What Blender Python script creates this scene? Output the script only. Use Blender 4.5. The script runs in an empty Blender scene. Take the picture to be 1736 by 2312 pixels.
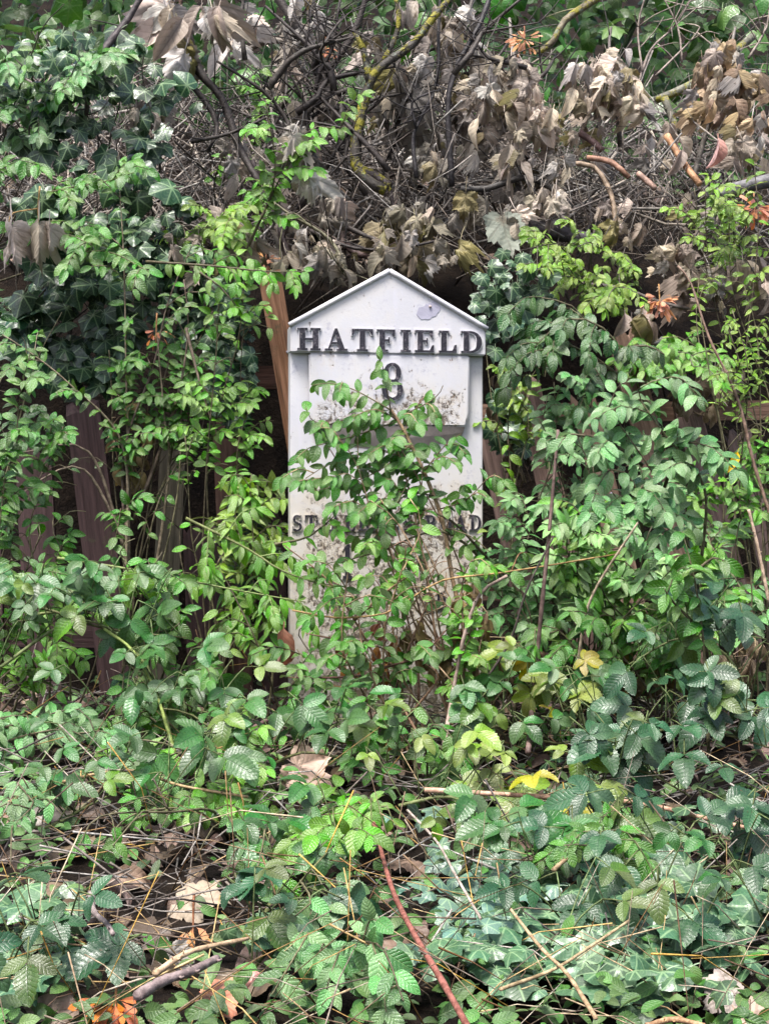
import bpy, bmesh, math, random
import numpy as np
from mathutils import Vector, Matrix, noise
R = math.radians
random.seed(7)
rnd = random.random
def U(a, b): return a + (b - a) * random.random()

sc = bpy.context.scene
COL = sc.collection
# ------------------------------------------------------------------ camera
D0, CX, CZ = 4.2, -0.008, 0.55
F = 3697.0                                   # focal length in photo pixels (photo is 1736 wide)
cam_d = bpy.data.cameras.new('camera'); cam = bpy.data.objects.new('camera', cam_d); COL.objects.link(cam)
cam.location = (CX, -D0, CZ); cam.rotation_euler = (R(90), 0, 0)
cam_d.sensor_fit = 'HORIZONTAL'; cam_d.sensor_width = 36.0; cam_d.lens = 36.0 * F / 1736.0
cam_d.clip_start = 0.05; cam_d.clip_end = 1000
sc.camera = cam
# ------------------------------------------------------------------ sky, sun, exposure
SUN_EL, SUN_ROT = R(66), R(205)
world = bpy.data.worlds.new('World'); sc.world = world; world.use_nodes = True
wn = world.node_tree.nodes; wl = world.node_tree.links
sky = wn.new('ShaderNodeTexSky'); sky.sky_type = 'NISHITA'; sky.sun_disc = False
sky.sun_elevation = SUN_EL; sky.sun_rotation = SUN_ROT; sky.dust_density = 5.0; sky.air_density = 1.0; sky.ozone_density = 1.0
wn['Background'].inputs['Strength'].default_value = 0.062
wl.new(sky.outputs[0], wn['Background'].inputs['Color'])
sun_d = bpy.data.lights.new('sun', 'SUN'); sun_d.energy = 1.5; sun_d.angle = R(18); sun_d.color = (1.0, 0.985, 0.955)
sun = bpy.data.objects.new('sun', sun_d); COL.objects.link(sun)
# Nishita: rotation 0 has the sun towards +Y, turning clockwise seen from above
sv = Vector((math.sin(SUN_ROT) * math.cos(SUN_EL), math.cos(SUN_ROT) * math.cos(SUN_EL), math.sin(SUN_EL)))
sun.rotation_euler = (-sv).to_track_quat('-Z', 'Y').to_euler()
sc.view_settings.view_transform = 'Standard'; sc.view_settings.look = 'None'
sc.view_settings.gamma = 1.0; sc.view_settings.use_curve_mapping = False
sc.view_settings.exposure = 2.42
sc.render.engine = 'CYCLES'
sc.cycles.max_bounces = 6; sc.cycles.diffuse_bounces = 3; sc.cycles.glossy_bounces = 2; sc.cycles.transmission_bounces = 3
sc.cycles.use_denoising = True

# ------------------------------------------------------------------ placing
def P(px, py, y):
    """world point seen at photo pixel (px, py) on the vertical plane at depth y"""
    d = y + D0
    return Vector((CX + (px - 868) / F * d, y, CZ - (py - 1156) / F * d))
def ss(a, b, v):
    t = min(1.0, max(0.0, (v - a) / (b - a))); return t * t * (3 - 2 * t)
def ground_z(x, y):
    n = noise.noise(Vector((x * 1.3, y * 1.3, 0.3)))
    if y < 0: z = 0.11 * max(y, -2.2) + 0.02 * (min(y, -2.2) + 2.2)
    else: z = 0.0
    if y < -30: z = 0.11 * -2.2 - 0.556
    z += 0.05 * n * (1 if abs(y) < 8 else 0)
    rt = ss(0.35, 0.9, x)
    z += 1.2 * ss(0.62, 1.05, y - 0.1 * n) + (0.80 - 0.25 * rt) * ss(1.05, 2.0, y) + 4.2 * ss(4.5, 12, y)
    if 0.7 < y < 3: z += 0.10 * noise.noise(Vector((x * 3.1, y * 3.1, 4.3)))
    return z
def G(px, py, ymax=0.6):
    """first ground point under photo pixel"""
    y = -2.3
    while y < ymax:
        p = P(px, py, y)
        if p.z <= ground_z(p.x, y): break
        y += 0.02
    p = P(px, py, y); p.z = ground_z(p.x, y); return p

_gy = {}
def PG(px, py, y, lift=0.10):
    """like P, but pulled up the line of sight where that depth would lie under the ground"""
    if py > 1480:
        k = (round(px / 12), round(py / 12))
        if k not in _gy: _gy[k] = G(k[0] * 12, k[1] * 12).y
        y = min(y, _gy[k] - lift)
    return P(px, py, y)
# ------------------------------------------------------------------ materials
def new_mat(name):
    m = bpy.data.materials.new(name); m.use_nodes = True
    nt = m.node_tree; return m, nt, nt.nodes, nt.links, nt.nodes['Principled BSDF'], nt.nodes['Material Output']
class NB:
    """small node helper"""
    def __init__(s, nt): s.nt = nt; s.n = nt.nodes; s.l = nt.links
    def _in(s, sock, v):
        if v is None: return
        if hasattr(v, 'is_linked') or isinstance(v, bpy.types.NodeSocket): s.l.new(v, sock)
        else: sock.default_value = v
    def math(s, op, a, b=None, c=None, clamp=False):
        n = s.n.new('ShaderNodeMath'); n.operation = op; n.use_clamp = clamp
        s._in(n.inputs[0], a); s._in(n.inputs[1], b)
        if c is not None: s._in(n.inputs[2], c)
        return n.outputs[0]
    def mix(s, f, a, b, mode='MIX'):
        n = s.n.new('ShaderNodeMix'); n.data_type = 'RGBA'; n.blend_type = mode
        s._in(n.inputs[0], f); s._in(n.inputs[6], a); s._in(n.inputs[7], b); return n.outputs[2]
    def noise(s, vec, scale, detail=4, rough=0.6):
        n = s.n.new('ShaderNodeTexNoise'); s._in(n.inputs['Vector'], vec)
        n.inputs['Scale'].default_value = scale; n.inputs['Detail'].default_value = detail; n.inputs['Roughness'].default_value = rough
        return n.outputs['Fac']
    def ramp(s, f, lo, hi):
        n = s.n.new('ShaderNodeMapRange'); n.clamp = True; n.interpolation_type = 'SMOOTHSTEP'
        s._in(n.inputs[0], f); n.inputs[1].default_value = lo; n.inputs[2].default_value = hi
        return n.outputs[0]
    def map(s, vec, scale=(1, 1, 1), loc=(0, 0, 0)):
        n = s.n.new('ShaderNodeMapping'); s._in(n.inputs['Vector'], vec); n.inputs['Scale'].default_value = scale; n.inputs['Location'].default_value = loc
        return n.outputs[0]
    def hsv(s, col, h, sat, v):
        n = s.n.new('ShaderNodeHueSaturation'); s._in(n.inputs['Color'], col); s._in(n.inputs['Hue'], h); s._in(n.inputs['Saturation'], sat); s._in(n.inputs['Value'], v)
        return n.outputs[0]
    def bump(s, h, strength, dist=0.002):
        n = s.n.new('ShaderNodeBump'); n.inputs['Strength'].default_value = strength; n.inputs['Distance'].default_value = dist
        s._in(n.inputs['Height'], h); return n.outputs[0]
    def coord(s, what): 
        n = s.n.new('ShaderNodeTexCoord'); return n.outputs[what]
    def sep(s, vec):
        n = s.n.new('ShaderNodeSeparateXYZ'); s._in(n.inputs[0], vec); return n.outputs

def leaf_mat(name, veins, island=False, bumps=0.55, spots=False, rough=0.16, transl=0.2, vein_col=(0.25, 0.34, 0.14, 1), vein_amt=0.35, var=0.35, huevar=0.035, blotch=None, wet=0.75, side=7.0, dark_veins=False):
    """colour comes from each object's own colour; veins follow the leaf's own uv"""
    m, nt, n, l, bs, out = new_mat(name); b = NB(nt)
    oi = n.new('ShaderNodeObjectInfo'); geo = n.new('ShaderNodeNewGeometry')
    r = geo.outputs['Random Per Island'] if island else oi.outputs['Random']
    uv = b.coord('UV'); x, y, _ = b.sep(uv)
    r2 = b.math('FRACT', b.math('MULTIPLY', r, 37.7))
    val = b.math('ADD', 1 - var, b.math('MULTIPLY', r, 2 * var))
    hue = b.math('ADD', 0.5 - huevar, b.math('MULTIPLY', r2, 1.35 * huevar))
    sat = b.math('ADD', 0.85, b.math('MULTIPLY', r2, 0.25))
    col = b.hsv(oi.outputs['Color'], hue, sat, val)
    off = n.new('ShaderNodeCombineXYZ'); l.new(b.math('MULTIPLY', r, 91.0), off.inputs[0]); l.new(b.math('MULTIPLY', r2, 57.0), off.inputs[1])
    va = n.new('ShaderNodeVectorMath'); va.operation = 'ADD'; l.new(uv, va.inputs[0]); l.new(off.outputs[0], va.inputs[1])
    nz = b.noise(va.outputs[0], 5.0, 3)
    col = b.mix(b.math('MULTIPLY', b.ramp(nz, 0.5, 0.75), 0.35), col, b.hsv(col, 0.48, 1.1, 1.5))
    if spots:
        mk = b.math('MULTIPLY', b.ramp(b.noise(va.outputs[0], 8.0, 2), 0.66, 0.70), b.ramp(r2, 0.45, 0.6))
        col = b.mix(b.math('MULTIPLY', mk, 0.8), col, (0.10, 0.06, 0.02, 1))
    if veins == 'pinnate':
        c = b.math('ABSOLUTE', b.math('SUBTRACT', b.math('MULTIPLY', y, 2.0), 1.0))          # 0 midrib .. 1 edge
        mid = b.math('SUBTRACT', 1.0, b.ramp(c, 0.02, 0.10))
        ph = b.math('SUBTRACT', b.math('MULTIPLY', x, side), b.math('MULTIPLY', c, 1.6))
        pp = b.math('PINGPONG', ph, 0.5)                                                       # 0 .. .5
        sv_ = b.math('MULTIPLY', b.math('SUBTRACT', 1.0, b.ramp(pp, 0.03, 0.13)), b.math('SUBTRACT', 1.0, b.ramp(c, 0.75, 1.0)))
        vein = b.math('MAXIMUM', mid, b.math('MULTIPLY', sv_, 0.6))
        quilt = b.math('SMOOTH_MIN', pp, 0.35, 0.1)
    else:
        # palmate: uv carries the flat leaf position, petiole joint at (.5, .3)
        xx = b.math('SUBTRACT', x, 0.5); yy = b.math('SUBTRACT', y, 0.3)
        ang = b.math('ARCTAN2', xx, yy)
        rad = b.math('SQRT', b.math('ADD', b.math('MULTIPLY', xx, xx), b.math('MULTIPLY', yy, yy)))
        da = b.math('PINGPONG', b.math('ADD', ang, 0.0), R(26))                                # veins every 52 degrees
        dist = b.math('MULTIPLY', da, rad)
        vein = b.math('SUBTRACT', 1.0, b.ramp(dist, 0.006, 0.022))
        ph = b.math('SUBTRACT', b.math('MULTIPLY', rad, 14.0), b.math('MULTIPLY', da, 2.2))
        pp = b.math('PINGPONG', ph, 0.5)
        vein = b.math('MAXIMUM', vein, b.math('MULTIPLY', b.math('SUBTRACT', 1.0, b.ramp(pp, 0.02, 0.11)), 0.35))
        quilt = pp
    vc = b.hsv(col, 0.5, 1.0, 0.45) if dark_veins else b.mix(0.55, col, vein_col)
    col = b.mix(b.math('MULTIPLY', vein, vein_amt), col, vc)
    if blotch:
        bl = b.ramp(b.noise(va.outputs[0], 3.2, 5), 0.55, 0.68)
        col = b.mix(b.math('MULTIPLY', bl, 0.75), col, blotch)
    # underside paler and duller
    back = geo.outputs['Backfacing']
    colb = b.hsv(col, 0.49, 0.75, 1.25)
    colf = b.mix(back, col, colb)
    l.new(colf, bs.inputs['Base Color'])
    fine = b.noise(va.outputs[0], 26.0, 2)
    h = b.math('ADD', b.math('ADD', b.math('MULTIPLY', quilt, 0.8), b.math('MULTIPLY', vein, -0.35)), b.math('MULTIPLY', fine, 0.55))
    nb = b.bump(h, bumps, 0.0022); l.new(nb, bs.inputs['Normal'])
    rr = b.math('ADD', rough, b.math('MULTIPLY', b.ramp(b.noise(va.outputs[0], 9.0, 3), 0.42, 0.62), 0.28))
    rr = b.math('ADD', rr, b.math('MULTIPLY', back, 0.3)); l.new(rr, bs.inputs['Roughness'])
    bs.inputs['Specular IOR Level'].default_value = wet
    tr = n.new('ShaderNodeBsdfTranslucent'); l.new(b.hsv(colf, 0.485, 1.15, 1.5), tr.inputs['Color'])
    mx = n.new('ShaderNodeMixShader'); mx.inputs[0].default_value = transl
    l.new(bs.outputs[0], mx.inputs[1]); l.new(tr.outputs[0], mx.inputs[2]); l.new(mx.outputs[0], out.inputs['Surface'])
    return m
M = {}
M['leaf'] = leaf_mat('green_leaf', 'pinnate', vein_amt=0.45, spots=True, bumps=0.7)
M['bramble'] = leaf_mat('bramble_leaf', 'pinnate', spots=True, bumps=0.42, rough=0.24, vein_amt=0.55, side=8.0, dark_veins=True, transl=0.2, wet=0.6)
M['ivy'] = leaf_mat('ivy_leaf', 'palmate', rough=0.33, vein_col=(0.36, 0.52, 0.26, 1), vein_amt=0.6, transl=0.1, wet=0.65, bumps=0.16)
M['dead'] = leaf_mat('dead_leaf', 'palmate', rough=0.5, vein_col=(0.05, 0.035, 0.02, 1), vein_amt=0.5, transl=0.15, var=0.38, huevar=0.03, wet=0.35, blotch=(0.13, 0.105, 0.075, 1))
M['withered'] = leaf_mat('withered_leaf', 'pinnate', rough=0.5, vein_col=(0.05, 0.03, 0.015, 1), vein_amt=0.5, transl=0.2, var=0.4, huevar=0.03, wet=0.35, blotch=(0.09, 0.06, 0.03, 1))
M['seed'] = leaf_mat('dry_seed_wing', 'pinnate', rough=0.5, vein_col=(0.2, 0.07, 0.02, 1), vein_amt=0.5, transl=0.2, var=0.3, huevar=0.02, wet=0.35, side=11)
M['litter'] = leaf_mat('litter_leaf', 'pinnate', island=True, rough=0.5, vein_col=(0.05, 0.035, 0.02, 1), vein_amt=0.5, transl=0.05, var=0.6, huevar=0.035, wet=0.4, blotch=(0.05, 0.03, 0.02, 1))
M['cover'] = leaf_mat('ground_cover_leaf', 'pinnate', island=True, rough=0.33, var=0.5, transl=0.2, vein_amt=0.4)
M['hedge'] = leaf_mat('hedge_leaf', 'palmate', island=True, rough=0.35, var=0.5, transl=0.25, vein_amt=0.3)

def bark_mat(name, moss=0.0, island=False, scale=60.0):
    m, nt, n, l, bs, out = new_mat(name); b = NB(nt)
    oi = n.new('ShaderNodeObjectInfo'); geo = n.new('ShaderNodeNewGeometry')
    r = geo.outputs['Random Per Island'] if island else oi.outputs['Random']
    oc = b.coord('Object')
    nz = b.noise(oc, scale, 5, 0.7); nb_ = b.noise(oc, 14.0, 4)
    col = b.hsv(oi.outputs['Color'], b.math('ADD', 0.48, b.math('MULTIPLY', r, 0.04)), b.math('ADD', 0.55, b.math('FRACT', b.math('MULTIPLY', r, 17.3))) if island else 1.0, b.math('ADD', 0.25 if island else 0.7, b.math('MULTIPLY', b.math('POWER', r, 1.6) if island else r, 1.5 if island else 0.6)))
    col = b.mix(b.ramp(nz, 0.35, 0.7), b.hsv(col, 0.5, 1.0, 0.5), b.hsv(col, 0.5, 0.9, 1.35))
    rough = 0.55
    h = nz
    if moss:
        mk = b.ramp(b.noise(oc, 17.0, 5, 0.75), 0.62 - moss, 0.72 - moss)
        col = b.mix(mk, col, b.mix(b.noise(oc, 150.0, 2), (0.10, 0.09, 0.01, 1), (0.30, 0.27, 0.03, 1)))
        h = b.math('ADD', nz, b.math('MULTIPLY', mk, b.noise(oc, 220.0, 3)))
        mk2 = b.ramp(b.noise(b.map(oc, loc=(3, 1, 2)), 23.0, 4), 0.6, 0.68)
        col = b.mix(b.math('MULTIPLY', mk2, 0.6), col, (0.20, 0.25, 0.20, 1))
    l.new(col, bs.inputs['Base Color']); bs.inputs['Roughness'].default_value = rough; bs.inputs['Specular IOR Level'].default_value = 0.25
    l.new(b.bump(h, 0.9, 0.004), bs.inputs['Normal'])
    return m
M['stem'] = bark_mat('stem_bark')
M['bark'] = bark_mat('branch_bark', scale=45.0)
M['mossy'] = bark_mat('mossy_bark', moss=0.13)
M['twigs'] = bark_mat('twig_bark', island=True)

def soil_mat():
    m, nt, n, l, bs, out = new_mat('dark_soil'); b = NB(nt); oc = b.coord('Object')
    a = b.noise(oc, 9.0, 6, 0.7); c = b.noise(oc, 70.0, 4, 0.7)
    col = b.mix(b.ramp(a, 0.35, 0.7), (0.006, 0.0045, 0.004, 1), (0.020, 0.014, 0.010, 1))
    col = b.mix(b.ramp(c, 0.55, 0.75), col, (0.035, 0.025, 0.018, 1))
    l.new(col, bs.inputs['Base Color']); bs.inputs['Roughness'].default_value = 0.9; bs.inputs['Specular IOR Level'].default_value = 0.08
    l.new(b.bump(b.math('ADD', a, c), 1.0, 0.02), bs.inputs['Normal']); return m
M['soil'] = soil_mat()

def wood_mat():
    m, nt, n, l, bs, out = new_mat('weathered_fence_wood'); b = NB(nt)
    oi = n.new('ShaderNodeObjectInfo'); oc = b.coord('Object')
    off = n.new('ShaderNodeVectorMath'); off.operation = 'ADD'; l.new(oc, off.inputs[0])
    cx = n.new('ShaderNodeCombineXYZ'); l.new(b.math('MULTIPLY', oi.outputs['Random'], 30.0), cx.inputs[0]); l.new(cx.outputs[0], off.inputs[1])
    v = off.outputs[0]
    g = b.noise(b.map(v, (90, 90, 5)), 1.0, 5, 0.65); g2 = b.noise(b.map(v, (260, 260, 9)), 1.0, 3)
    col = b.mix(b.ramp(g, 0.3, 0.7), b.hsv(oi.outputs['Color'], 0.5, 1.0, 0.55), b.hsv(oi.outputs['Color'], 0.5, 0.9, 1.3))
    col = b.mix(b.math('MULTIPLY', b.ramp(g2, 0.55, 0.7), 0.5), col, (0.02, 0.014, 0.012, 1))
    mo = b.ramp(b.noise(v, 14.0, 5, 0.7), 0.58, 0.7)
    col = b.mix(b.math('MULTIPLY', mo, 0.5), col, (0.055, 0.06, 0.03, 1))
    l.new(col, bs.inputs['Base Color']); bs.inputs['Roughness'].default_value = 0.62; bs.inputs['Specular IOR Level'].default_value = 0.2
    l.new(b.bump(b.math('ADD', g, b.math('MULTIPLY', g2, 0.5)), 0.8, 0.003), bs.inputs['Normal']); return m
M['wood'] = wood_mat()

def paint_mat(name, dirt):
    """old white paint on cast iron: cracks, flakes and grime grow towards the foot (world-fixed to the milestone)"""
    m, nt, n, l, bs, out = new_mat(name); b = NB(nt); oc = b.coord('Object'); x, y, z = b.sep(oc)
    big = b.noise(oc, 7.0, 5, 0.65); mid = b.noise(oc, 28.0, 6, 0.7); fine = b.noise(oc, 130.0, 5, 0.7)
    streak = b.noise(b.map(oc, (55, 55, 5)), 1.0, 4, 0.6)
    col = b.mix(b.ramp(big, 0.35, 0.7), (0.45, 0.445, 0.475, 1), (0.52, 0.515, 0.53, 1))
    col = b.mix(b.math('MULTIPLY', b.ramp(streak, 0.5, 0.72), 0.35), col, (0.50, 0.49, 0.56, 1))
    col = b.mix(b.math('MULTIPLY', b.ramp(z, 0.80, 0.40), 0.65), col, (0.48, 0.44, 0.37, 1))
    # how worn the paint is: worst in a belt above the ledge, in drips under the lettering and unevenly low down
    big2 = b.noise(b.map(oc, (1, 1, 1), (3, 7, 1)), 5.0, 4, 0.6)
    low = b.math('MULTIPLY', b.ramp(z, 0.72, 0.50), b.math('ADD', 0.55, b.math('MULTIPLY', b.ramp(big2, 0.34, 0.62), 0.45)))
    belt = b.math('MULTIPLY', b.math('MULTIPLY', b.ramp(z, 0.93, 0.78), b.ramp(z, 0.70, 0.76)), b.math('SUBTRACT', 1.0, b.ramp(b.math('ABSOLUTE', x), 0.17, 0.215)))
    drip = b.math('MULTIPLY', b.math('MULTIPLY', b.ramp(z, 0.80, 0.97), b.ramp(z, 1.06, 0.97)), b.ramp(streak, 0.42, 0.62))
    wear = b.math('MAXIMUM', b.math('MULTIPLY', belt, 0.95), b.math('MULTIPLY', low, 1.0))
    wear = b.math('MAXIMUM', wear, b.math('MULTIPLY', drip, 0.45))
    wear = b.math('MULTIPLY', b.math('MAXIMUM', wear, 0.16), dirt)
    side = b.ramp(b.math('ABSOLUTE', x), 0.19, 0.235)
    wear = b.math('MULTIPLY', wear, b.math('SUBTRACT', 1.0, b.math('MULTIPLY', side, 0.5)))
    thr = b.math('SUBTRACT', 0.60, b.math('MULTIPLY', wear, 0.125))
    vert = b.noise(b.map(oc, (160, 160, 45)), 1.0, 4, 0.7)
    clot = b.noise(b.map(oc, loc=(2, 5, 9)), 75.0, 5, 0.7)
    speck = b.math('ADD', b.math('ADD', b.math('MULTIPLY', mid, 0.34), b.math('MULTIPLY', vert, 0.22)), b.math('MULTIPLY', clot, 0.44))
    fl = b.math('MULTIPLY', b.math('SUBTRACT', speck, thr), 20.0, clamp=True)
    stain = b.math('MULTIPLY', b.ramp(b.math('ADD', b.math('MULTIPLY', big, 0.5), b.math('MULTIPLY', mid, 0.5)), 0.40, 0.62), b.math('MULTIPLY', wear, 1.1), clamp=True)
    col = b.mix(b.math('MULTIPLY', stain, 0.7), col, (0.40, 0.31, 0.19, 1))
    # blue grey scuffs where the top coat has thinned
    scuff = b.ramp(b.math('ADD', b.math('MULTIPLY', b.noise(b.map(oc, loc=(9, 4, 2)), 18.0, 6, 0.75), 0.6), b.math('MULTIPLY', fine, 0.4)), 0.53, 0.64)
    col = b.mix(b.math('MULTIPLY', scuff, 0.55), col, (0.26, 0.25, 0.33, 1))
    rust = b.ramp(b.noise(b.map(oc, loc=(5, 2, 8)), 40.0, 5, 0.7), 0.55, 0.66)
    under = b.mix(rust, (0.085, 0.065, 0.05, 1), (0.25, 0.14, 0.065, 1))
    # crackle lines
    vo = n.new('ShaderNodeTexVoronoi'); vo.feature = 'DISTANCE_TO_EDGE'; vo.inputs['Scale'].default_value = 75.0
    wv = n.new('ShaderNodeVectorMath'); wv.operation = 'ADD'; l.new(oc, wv.inputs[0])
    nv = n.new('ShaderNodeTexNoise'); nv.inputs['Scale'].default_value = 60.0; l.new(oc, nv.inputs['Vector'])
    sc_ = n.new('ShaderNodeVectorMath'); sc_.operation = 'SCALE'; l.new(nv.outputs['Color'], sc_.inputs[0]); sc_.inputs['Scale'].default_value = 0.02
    l.new(sc_.outputs[0], wv.inputs[1]); l.new(wv.outputs[0], vo.inputs['Vector'])
    crack = b.math('MULTIPLY', b.math('SUBTRACT', 1.0, b.ramp(vo.outputs['Distance'], 0.0, 0.09)), b.ramp(b.math('ADD', wear, b.math('MULTIPLY', b.math('SUBTRACT', mid, 0.5), 1.6)), 0.45, 0.9))
    fl = b.math('MAXIMUM', fl, b.math('MULTIPLY', crack, 0.6))
    col = b.mix(fl, col, under)
    # green-black grime at the very foot
    foot = b.math('MULTIPLY', b.ramp(z, 0.30, 0.0), b.ramp(mid, 0.3, 0.6))
    col = b.mix(b.math('MULTIPLY', foot, 0.8), col, (0.10, 0.085, 0.05, 1))
    l.new(col, bs.inputs['Base Color']); bs.inputs['Roughness'].default_value = 0.5
    h = b.math('ADD', b.math('MULTIPLY', fl, -1.0), b.math('MULTIPLY', fine, 0.3))
    l.new(b.bump(h, 0.8, 0.002), bs.inputs['Normal']); return m
M['paint'] = paint_mat('flaking_white_paint', 1.0)
def black_mat():
    m, nt, n, l, bs, out = new_mat('worn_black_paint'); b = NB(nt); oc = b.coord('Object')
    f = b.ramp(b.noise(oc, 95.0, 5, 0.75), 0.52, 0.66)
    col = b.mix(f, (0.012, 0.010, 0.017, 1), (0.10, 0.085, 0.10, 1))
    col = b.mix(b.ramp(b.noise(b.map(oc, loc=(4, 1, 6)), 60.0, 6, 0.75), 0.64, 0.70), col, (0.42, 0.38, 0.36, 1))
    l.new(col, bs.inputs['Base Color']); bs.inputs['Roughness'].default_value = 0.45
    l.new(b.bump(b.noise(oc, 180.0, 3), 0.8, 0.002), bs.inputs['Normal']); return m
M['black'] = black_mat()
def plain(name, c, rough=0.6, var=0.4):
    m, nt, n, l, bs, out = new_mat(name); b = NB(nt); oc = b.coord('Object')
    f = b.noise(oc, 60.0, 5, 0.7); f2 = b.noise(oc, 12.0, 3)
    a = tuple(v * (1 - var) for v in c) + (1,); d = tuple(min(1, v * (1 + var)) for v in c) + (1,)
    l.new(b.mix(b.math('MULTIPLY', b.math('ADD', f, f2), 0.5), a, d), bs.inputs['Base Color']); bs.inputs['Roughness'].default_value = rough
    l.new(b.bump(f, 0.6, 0.002), bs.inputs['Normal']); return m
M['iron'] = plain('bare_grey_iron', (0.30, 0.29, 0.36), 0.55, 0.3)
M['ledge'] = plain('grimy_ledge', (0.31, 0.255, 0.24), 0.7, 0.75)
M['cut'] = plain('fresh_split_wood', (0.55, 0.25, 0.10), 0.6, 0.25)
M['lamp'] = plain('old_grey_plastic', (0.12, 0.115, 0.12), 0.5, 0.4)

# ------------------------------------------------------------------ object helpers
def setp(o, label=None, cat=None, group=None, kind=None):
    if label: o['label'] = label
    if cat: o['category'] = cat
    if group: o['group'] = group
    if kind: o['kind'] = kind
    return o
def mesh_from(name, verts, faces, mats, uvs=None, smooth=True, midx=None):
    me = bpy.data.meshes.new(name); me.from_pydata([tuple(v) for v in verts], [], faces)
    for m in (mats if isinstance(mats, (list, tuple)) else [mats]): me.materials.append(m)
    if uvs is not None:
        ul = me.uv_layers.new(name='uv'); idx = np.empty(len(me.loops), dtype=np.int32); me.loops.foreach_get('vertex_index', idx)
        ul.data.foreach_set('uv', np.asarray(uvs, dtype=np.float32)[idx].ravel())
    if smooth: me.polygons.foreach_set('use_smooth', [True] * len(me.polygons))
    if midx is not None: me.polygons.foreach_set('material_index', midx)
    me.update(); return me
def add(name, me, parent=None, mat=None, color=None):
    o = bpy.data.objects.new(name, me); COL.objects.link(o)
    if parent is not None: o.parent = parent
    if mat is not None: o.matrix_basis = mat
    if color is not None: o.color = (*color, 1.0)
    return o
def empty(name, loc):
    o = bpy.data.objects.new(name, None); COL.objects.link(o); o.location = loc; o.empty_display_size = 0.05; return o
def catmull(pts, n):
    pts = [Vector(p) for p in pts]
    if len(pts) == 2: return [pts[0].lerp(pts[1], i / n) for i in range(n + 1)]
    q = [2 * pts[0] - pts[1]] + pts + [2 * pts[-1] - pts[-2]]; out = []
    L = [(pts[i + 1] - pts[i]).length for i in range(len(pts) - 1)]; tot = sum(L) or 1
    for i in range(len(pts) - 1):
        k = max(2, round(n * L[i] / tot)); a, b_, c, d = q[i:i + 4]
        for j in range(k):
            t = j / k
            out.append(0.5 * ((2 * b_) + (c - a) * t + (2 * a - 5 * b_ + 4 * c - d) * t * t + (3 * b_ - a - 3 * c + d) * t ** 3))
    out.append(pts[-1]); return out
def tube_geo(pts, r0, r1, sides=6, knob=0.0):
    V = []; Fc = []
    up = Vector((0.3, 0.2, 0.9))
    for i, p in enumerate(pts):
        t = (pts[min(i + 1, len(pts) - 1)] - pts[max(i - 1, 0)]).normalized()
        a = t.cross(up); 
        if a.length < 0.05: a = t.cross(Vector((1, 0, 0)))
        a.normalize(); b_ = t.cross(a)
        f = i / (len(pts) - 1); r = r0 + (r1 - r0) * f
        if knob: r *= 1 + knob * (random.random() - 0.4)
        for k in range(sides):
            an = 2 * math.pi * k / sides; V.append(p + r * (math.cos(an) * a + math.sin(an) * b_))
    for i in range(len(pts) - 1):
        for k in range(sides):
            k2 = (k + 1) % sides
            Fc.append((i * sides + k, i * sides + k2, (i + 1) * sides + k2, (i + 1) * sides + k))
    Fc.append(tuple(range(sides - 1, -1, -1))); Fc.append(tuple(range((len(pts) - 1) * sides, len(pts) * sides)))
    return V, Fc
def tube(name, pts, r0, r1, mat, parent, color, sides=6, knob=0.12):
    o0 = parent.location if parent else Vector((0, 0, 0))
    V, Fc = tube_geo([p - o0 for p in pts], r0, r1, sides, knob)
    return add(name, mesh_from(name, V, Fc, mat), parent, None, color)
def frame(pos, axis, nrm, s, sx=1.0):
    y = Vector(axis).normalized(); x = y.cross(Vector(nrm))
    if x.length < 1e-3: x = y.cross(Vector((1, 0.1, 0)))
    x.normalize(); z = x.cross(y)
    return Matrix(((x.x * s * sx, y.x * s, z.x * s, pos.x), (x.y * s * sx, y.y * s, z.y * s, pos.y), (x.z * s * sx, y.z * s, z.z * s, pos.z), (0, 0, 0, 1)))

# ------------------------------------------------------------------ leaf shapes (unit length, tip along +y, upper face +z)
def blade(W, rows, bend, fold, wave, teeth=0, tipp=0.8, basep=0.6, twist=0.0, petiole=0.16, cup=0.0, seed=0):
    rg = random.Random(seed); ph = rg.random() * 6
    cs = (-1, -0.55, 0, 0.55, 1)
    ts = ([-petiole, -0.01] if petiole else []) + [i / (rows - 1) for i in range(rows)]
    V, UV, Fc = [], [], []
    peak = basep / (basep + tipp); nrm = peak ** basep * (1 - peak) ** tipp
    yy = zz = 0.0; last = ts[0]
    ys = []
    for t in ts:
        dt = t - last; last = t; a = bend * max(t, 0) - bend * 0.25
        yy += dt * math.cos(a); zz -= dt * math.sin(a); ys.append((yy, zz))
    k0 = ts.index(0.0); y0, z0 = ys[k0]
    for i, t in enumerate(ts):
        if t <= 0: w = 0.014
        else: w = max(0.006, 0.5 * W * (t ** basep) * (max(0, 1 - t) ** tipp) / nrm)
        if teeth and 0 < t < 1: w *= (1.0 if (i % 2) else 1 - teeth)
        yy, zz = ys[i]; tw = twist * max(0, t)
        for c in cs:
            x = c * w
            tooth = 0
            z = fold * abs(x) - cup * abs(x) * abs(x) / (W * 0.5) + wave * math.sin(9 * max(t, 0) + ph + c) * abs(c) * (w / (W * 0.5))
            xr = x * math.cos(tw) - z * math.sin(tw); zr = x * math.sin(tw) + z * math.cos(tw)
            V.append((xr, yy - y0 + (0.018 * abs(c) if teeth else 0.0), zz - z0 + zr)); UV.append((max(0, t), c * 0.5 + 0.5))
    n = len(cs)
    for i in range(len(ts) - 1):
        for k in range(n - 1):
            Fc.append((i * n + k, i * n + k + 1, (i + 1) * n + k + 1, (i + 1) * n + k))
    return V, Fc, UV
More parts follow.
